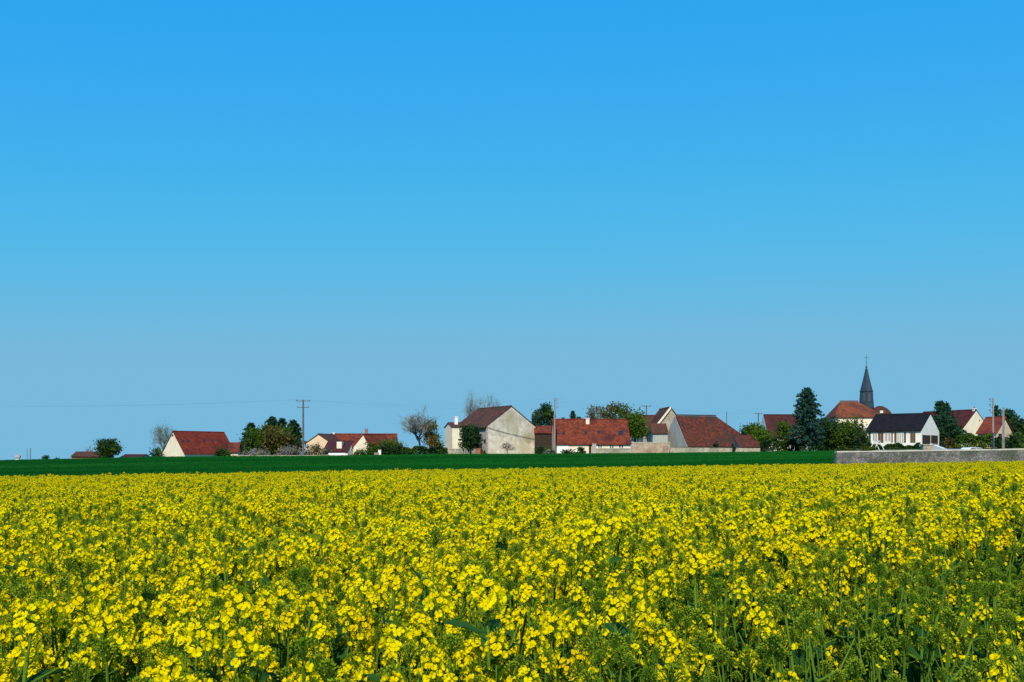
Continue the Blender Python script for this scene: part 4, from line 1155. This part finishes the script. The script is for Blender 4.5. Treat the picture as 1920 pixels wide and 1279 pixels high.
def make_head(nf, nb, pods, big=1.0):
    fl, bd = MB(), MB()
    fl.tube([(0, 0, -.13), (0.002, 0, -.06), (0, 0, 0.004)], [.0030, .0026, .0018], 4, STM)
    for i in range(nf):
        t = (i + .5) / max(nf, 1)
        a = i * 2.4 + rnd.uniform(-.4, .4)
        z = .006 - t * .052 + rnd.uniform(-.006, .006)
        rad = (.015 + .016 * t) * rnd.uniform(.8, 1.2) * big
        c = Vector((rad * math.cos(a), rad * math.sin(a), z))
        fl.tube([(0, 0, z - .012), c], .0011, 3, STM, cap=False)
        ax = Vector((math.cos(a) * .8, math.sin(a) * .8, .85 - .75 * t)) + Vector((rnd.uniform(-.3, .3), rnd.uniform(-.3, .3), rnd.uniform(-.2, .3)))
        add_flower(fl, c, ax, rnd.uniform(.0074, .0106) * big, rnd.uniform(0, 6), rnd.uniform(.5, 1.6))
    for i in range(pods):
        a = i * 2.4 + 1; z = -.06 - i * .012
        d = Vector((math.cos(a), math.sin(a), .75)).normalized()
        p = Vector((0, 0, z)); e = p + d * .018
        fl.tube([p, e], .0011, 3, STM, cap=False)
        fl.tube([e, e + (d + Vector((0, 0, .6))).normalized() * rnd.uniform(.018, .04)], [.0018, .0008], 3, STM, cap=False)
    for i in range(nb):
        t = (i + .5) / max(nb, 1)
        th = math.acos(1 - t * 1.05) ; a = i * 2.399
        d = Vector((math.sin(th) * math.cos(a), math.sin(th) * math.sin(a), math.cos(th))) + Vector((rnd.uniform(-.12, .12), rnd.uniform(-.12, .12), .15))
        d.normalize()
        rr = (.010 + .014 * t * min(1, nb / 30)) * rnd.uniform(.85, 1.15)
        p = Vector((0, 0, .002 + .016 * (1 - t) * min(1, nb / 30))) + d * rr * rnd.uniform(.8, 1.1)
        bd.tube([(0, 0, -.010 + .012 * (1 - t)), p], .0009, 3, STM, cap=False)
        add_bud(bd, p, d, rnd.uniform(.008, .0115), rnd.uniform(.0020, .0028))
    return fl, bd

def make_leaf(L, w, arch, wav):
    mb = MB(); n = 7
    for i in range(n + 1):
        t = i / n
        x = L * t * math.cos(arch * t * .6); z = L * (.25 * t) - L * arch * t * t * .55
        ww = w * (math.sin(math.pi * min(1, t * .92 + .08)) ** .7) * (1 + wav * math.sin(t * 17)) * (1 if t < .97 else .2)
        mb.v += [(x, -ww, z + ww * .35 + wav * .02 * math.sin(t * 21)), (x, 0, z), (x, ww, z + ww * .35 - wav * .02 * math.sin(t * 19))]
    for i in range(n):
        a = 3 * i
        mb.f += [(a, a + 3, a + 4, a + 1), (a + 1, a + 4, a + 5, a + 2)]; mb.m += [LEF, LEF]
    return mb

HEADS = [make_head(26, 14, 4), make_head(20, 14, 5, 1.12), make_head(30, 12, 6), make_head(15, 24, 3),      # in bloom
         make_head(1, 40, 0), make_head(0, 46, 0), make_head(3, 36, 1), make_head(0, 44, 0)]                # in bud
LEAVES = [make_leaf(.12, .021, .5, .1), make_leaf(.095, .017, .8, .1), make_leaf(.2, .05, .7, .22), make_leaf(.26, .062, 1.0, .25)]
HEAD_ME = [(a.mesh('flower_head', RM, False), b.mesh('bud_cluster', RM, True)) for a, b in HEADS]
LEAF_ME = [l.mesh('leaf', RM, True) for l in LEAVES]

def make_plant(kind):
    """kind 0 full bloom, 1 mostly in bud; returns stem shape, head and leaf placements (height about 1.2 m)"""
    H = rnd.uniform(1.12, 1.26)
    st = MB(); heads = []; leaves = []
    bx, by = rnd.uniform(-.05, .05), rnd.uniform(-.05, .05)
    P = [Vector((bx * t * t * 1.2, by * t * t * 1.2, H * t)) for t in (0, .2, .4, .6, .8, .92)]
    st.tube(P, [.0095, .009, .008, .0066, .0048, .0034], 6, STM)
    def pick():
        r = rnd.random()
        if kind == 0: return rnd.choice([0, 1, 2, 0, 1, 2, 3]) if r < .88 else rnd.choice([4, 6])
        return rnd.choice([4, 5, 6, 7, 7]) if r < .95 else rnd.choice([3, 1])
    def place(p, d):
        q = Vector((0, 0, 1)).rotation_difference(d.normalized())
        heads.append((pick(), Matrix.Translation(p) @ q.to_matrix().to_4x4() @ Matrix.Rotation(rnd.uniform(0, 6), 4, 'Z') @ Matrix.Scale(rnd.uniform(.7, 1.15), 4)))
    place(P[-1] + Vector((0, 0, .10)), Vector((bx, by, 1)))
    nbr = rnd.randint(8, 11) if kind == 0 else rnd.randint(5, 8)
    for i in range(nbr):
        a = i * 2.4 + rnd.uniform(-.4, .4)
        t0 = rnd.uniform(.36, .86)
        p0 = Vector((bx * t0 * t0 * 1.2, by * t0 * t0 * 1.2, H * t0))
        rad = rnd.uniform(.07, .21)
        ze = H * rnd.uniform(.74 if kind == 0 else .76, .99) if i > 1 else H * rnd.uniform(.92, 1.0)
        ze = max(ze, p0.z + .12)
        e = Vector((p0.x + rad * math.cos(a), p0.y + rad * math.sin(a), ze))
        m1 = p0.lerp(e, .4) + Vector((math.cos(a), math.sin(a), -.3)) * rad * .25
        m2 = p0.lerp(e, .8) + Vector((math.cos(a), math.sin(a), 0)) * rad * .12
        st.tube([p0, m1, m2, e - Vector((0, 0, .1))], [.0042, .0036, .003, .0026], 5, STM, cap=False)
        d = (e - m2) + Vector((0, 0, .12))
        place(e, d)
        leaves.append((rnd.choice([0, 1]), Matrix.Translation(p0) @ Matrix.Rotation(a, 4, 'Z') @ Matrix.Rotation(-rnd.uniform(.1, .7), 4, 'Y') @ Matrix.Scale(rnd.uniform(.8, 1.2), 4)))
    for i in range(10):
        t0 = rnd.uniform(.3, .88)
        a = i * 2.1 + rnd.uniform(-.5, .5)
        p0 = Vector((bx * t0 * t0 * 1.2, by * t0 * t0 * 1.2, H * t0))
        leaves.append((rnd.choice([0, 1]), Matrix.Translation(p0) @ Matrix.Rotation(a, 4, 'Z') @ Matrix.Rotation(-rnd.uniform(.2, 1.0), 4, 'Y') @ Matrix.Rotation(rnd.uniform(-.8, .8), 4, 'X') @ Matrix.Scale(rnd.uniform(.8, 1.35), 4)))
    for i in range(7):
        t0 = rnd.uniform(.15, .66); a = i * 1.7 + rnd.uniform(-.4, .4)
        p0 = Vector((bx * t0 * t0 * 1.2, by * t0 * t0 * 1.2, H * t0))
        leaves.append((rnd.choice([2, 3]), Matrix.Translation(p0) @ Matrix.Rotation(a, 4, 'Z') @ Matrix.Rotation(-rnd.uniform(.0, .8), 4, 'Y') @ Matrix.Rotation(rnd.uniform(-.6, .6), 4, 'X') @ Matrix.Scale(rnd.uniform(.42, .68), 4)))
    return st, heads, leaves

NB, NG = 8, 5
PLANTS = [make_plant(0) for _ in range(NB)] + [make_plant(1) for _ in range(NG)]
NV = NB + NG

def pnoise(x, y):
    return (np.sin(x * .9 + 1.3 * np.sin(y * .37)) * np.sin(y * .53 + 1.1 * np.sin(x * .41 + 2)) + .5 * np.sin(x * 2.3 + y * 1.1) * np.sin(y * 1.9 - x * .7))

def rape_points():
    rng = np.random.default_rng(21)
    pts = []
    y = 1.15
    while y < 92:
        st = .166 if y < 30 else .158
        hw = .53 * y + (2.2 if y < 12 else 4.5)
        xs = np.arange(-hw, hw, st)
        pts.append(np.stack([xs + rng.uniform(-.5, .5, len(xs)) * st, y + rng.uniform(-.5, .5, len(xs)) * st], 1))
        y += st
    P = np.concatenate(pts)
    P = P[P[:, 1] < field_far(P[:, 0])]
    P = P[np.hypot(P[:, 0], P[:, 1]) > 1.2]
    return P, rng

RP, rrng = rape_points()
n_r = len(RP)
X, Yy = RP[:, 0], RP[:, 1]
# taller growth on the right a few metres in, lower and later (in bud) at the near right corner
hump = np.exp(-((X - 4.0) / 2.6) ** 2 - ((Yy - 6.6) / 2.4) ** 2)
late = sstep((X + .06 - .62 * (Yy - 2.0) + .25 * pnoise(X * 1.6, Yy * 1.6)) / .6 + .5) * sstep((6.4 - Yy) / 1.6)
scl = (1.0 + .125 * hump - .05 * late + rrng.normal(size=n_r) * .05 + .03 * pnoise(X * .8, Yy * .8))
nearw = sstep((30 - Yy) / 24)
pb_ = np.clip(.04 + .07 * nearw + .07 * sstep((5.5 - Yy) / 3.5) + .92 * late + .30 * np.clip(pnoise(X * .5 + 4, Yy * .28), 0, 1) * nearw + .16 * np.clip(pnoise(X * 2.2, Yy * 2.2 + 3), 0, 1) * nearw, 0, .985)
isbud = rrng.uniform(size=n_r) < pb_
pick = np.where(isbud, NB + rrng.integers(0, NG, n_r), rrng.integers(0, NB, n_r)).astype(np.int32)
rotz = rrng.uniform(0, 2 * math.pi, n_r)
tx, ty = rrng.normal(size=n_r) * (.06 + .07 * late), rrng.normal(size=n_r) * (.06 + .07 * late)
Zg = ground(X, Yy)

# the nearest 300 in view are plants of their own
inview = (np.abs(X) < .515 * Yy + .08) & (Yy > 1.75)
order = np.argsort(np.where(inview, np.hypot(X, Yy), 1e9))
keep = ~((rrng.uniform(size=n_r) < .30) & (late > .5))
order = order[keep[order]]
near = order[:300]
is_near = np.zeros(n_r, bool); is_near[near] = True

STEM_ME = [p[0].mesh('stem', RM, True) for p in PLANTS]
LAB = ['rapeseed plant in full yellow flower at the near edge of the field', 'rapeseed plant mostly in green bud at the near edge of the field']
GRP = ['flowering rapeseed plants at the near edge', 'budding rapeseed plants at the near edge']
link = col.objects.link
new = bpy.data.objects.new
for i in near:
    v = int(pick[i]); st, hd, lv = PLANTS[v]
    root = new('rapeseed_plant', None); root.empty_display_size = .1
    root.location = (X[i], Yy[i], Zg[i]); root.rotation_euler = (tx[i], ty[i], rotz[i]); root.scale = (scl[i],) * 3
    link(root); k = 0 if v < NB else 1
    tag(root, LAB[k], 'plant', GRP[k])
    o = new('stem', STEM_ME[v]); link(o); o.parent = root
    for h, m in hd:
        o = new('flower_head', HEAD_ME[h][0]); link(o); o.parent = root; o.matrix_local = m
        b = new('bud_cluster', HEAD_ME[h][1]); link(b); b.parent = o
    for l, m in lv:
        o = new('leaf', LEAF_ME[l]); link(o); o.parent = root; o.matrix_local = m

def scatter_object(name, pts, rot, sc, pickv, variants, mats, label, cat):
    """one object: loose points plus the variant shapes; geometry nodes put a shape on each point"""
    vs = [np.asarray(pts, float)]; vid = [np.full(len(pts), -1, np.int32)]
    faces, mi = [], []; off = len(pts)
    for k, mb in enumerate(variants):
        vs.append(np.array(mb.v)); vid.append(np.full(len(mb.v), k, np.int32))
        faces += [tuple(j + off for j in f) for f in mb.f]; mi += mb.m; off += len(mb.v)
    V = np.concatenate(vs); nA = off
    me = bpy.data.meshes.new(name); me.from_pydata(V.tolist(), [], faces)
    for m in mats: me.materials.append(m)
    me.polygons.foreach_set('material_index', mi)
    def attr(nm, ty, data, prop):
        full = np.zeros((nA,) + data.shape[1:], data.dtype); full[:len(data)] = data
        a = me.attributes.new(nm, ty, 'POINT'); a.data.foreach_set(prop, full.ravel())
    a = me.attributes.new('vid', 'INT', 'POINT'); a.data.foreach_set('value', np.concatenate(vid))
    attr('pick', 'INT', pickv.astype(np.int32), 'value')
    attr('rot', 'FLOAT_VECTOR', rot.astype(np.float32), 'vector')
    attr('scl', 'FLOAT', sc.astype(np.float32), 'value')
    o = bpy.data.objects.new(name, me); col.objects.link(o)
    o['kind'] = 'stuff'; o['label'] = label; o['category'] = cat
    ng = bpy.data.node_groups.new(name + '_scatter', 'GeometryNodeTree')
    ng.interface.new_socket('Geometry', in_out='INPUT', socket_type='NodeSocketGeometry')
    ng.interface.new_socket('Geometry', in_out='OUTPUT', socket_type='NodeSocketGeometry')
    N, L = ng.nodes, ng.links
    gi, go = N.new('NodeGroupInput'), N.new('NodeGroupOutput')
    def named(nm, ty):
        q = N.new('GeometryNodeInputNamedAttribute'); q.data_type = ty; q.inputs['Name'].default_value = nm
        return q.outputs['Attribute']
    def equal(sock, k):
        q = N.new('FunctionNodeCompare'); q.data_type = 'INT'; q.operation = 'EQUAL'
        L.new(sock, q.inputs[2]); q.inputs[3].default_value = k
        return q.outputs[0]
    def separate(k):
        q = N.new('GeometryNodeSeparateGeometry'); q.domain = 'POINT'
        L.new(gi.outputs[0], q.inputs['Geometry']); L.new(equal(named('vid', 'INT'), k), q.inputs['Selection'])
        return q.outputs[0]
    base = separate(-1)
    e2r = N.new('FunctionNodeEulerToRotation'); L.new(named('rot', 'FLOAT_VECTOR'), e2r.inputs[0])
    jn = N.new('GeometryNodeJoinGeometry')
    for k in range(len(variants)):
        ins = N.new('GeometryNodeInstanceOnPoints')
        L.new(base, ins.inputs['Points']); L.new(equal(named('pick', 'INT'), k), ins.inputs['Selection'])
        L.new(separate(k), ins.inputs['Instance']); L.new(e2r.outputs[0], ins.inputs['Rotation']); L.new(named('scl', 'FLOAT'), ins.inputs['Scale'])
        L.new(ins.outputs[0], jn.inputs[0])
    L.new(jn.outputs[0], go.inputs[0])
    md = o.modifiers.new('scatter', 'NODES'); md.node_group = ng
    return o

PLANT_MB = []
for st, hd, lv in PLANTS:
    m = MB(); m.merge(st, Matrix.Identity(4))
    for h, mt in hd:
        m.merge(HEADS[h][0], mt); m.merge(HEADS[h][1], mt)
    for l, mt in lv: m.merge(LEAVES[l], mt)
    PLANT_MB.append(m)
far = ~is_near & keep
scatter_object('rapeseed_crop', np.stack([X, Yy, Zg], 1)[far], np.stack([tx, ty, rotz], 1)[far], scl[far], pick[far], PLANT_MB, RM,
               'dense yellow rapeseed crop filling the field', 'rapeseed')

# a single stem that overtops the crop
def tall_stem():
    Y = 6.8; x = px_x(1352, Y); b = gz(x, Y); top = zrow(944, Y) - b; xt = px_x(1335, Y) - x
    root = tag(empty('tall_rapeseed_stem', (x, Y, b)), 'single leaning rapeseed stem with green bud tuft overtopping the yellow crop', 'plant')
    MB().tube([(0, 0, 0), (xt * .3, 0, top * .6), (xt, 0, top)], [.008, .005, .003], 6, STM).build('stem', RM, root)
    o = new('bud_cluster', HEAD_ME[5][1]); link(o); o.parent = root; o.location = (xt, 0, top); o.scale = (1.1,) * 3
tall_stem()

# ------------------------------------------------------------------ young wheat
def wheat():
    rng = np.random.default_rng(5)
    var = []
    for k in range(4):
        m = MB()
        for i in range(26):
            a = rng.uniform(0, 6.28); r0 = rng.uniform(0, .34); p = Vector((math.cos(a) * r0, math.sin(a) * r0, 0))
            h = rng.uniform(.20, .30); b = rng.uniform(0, 6.28); d = Vector((math.cos(b), math.sin(b), 0)); w = d.cross(Vector((0, 0, 1))) * .014
            t = p + d * h * rng.uniform(.15, .5) + Vector((0, 0, h)); mm = p.lerp(t, .5) + Vector((0, 0, h * .15))
            m.add([p - w, p + w, mm + w, mm - w, t], [(0, 1, 2, 3), (3, 2, 4)])
        var.append(m)
    n = 85000
    y = np.sqrt(rng.uniform(55 ** 2, 186 ** 2, n)); u = rng.uniform(-.60, .318, n); x = u * y
    k = y > field_far(x) + .5; x, y = x[k], y[k]; n = len(x)
    z = ground(x, y) + .03
    scatter_object('wheat_crop', np.stack([x, y, z], 1), np.stack([0 * x, 0 * x, rng.uniform(0, 6.28, n)], 1), rng.uniform(.8, 1.2, n), rng.integers(0, 4, n), var, [M['wheat']],
                   'deep green young wheat covering the strip between rapeseed and village', 'wheat')
wheat()
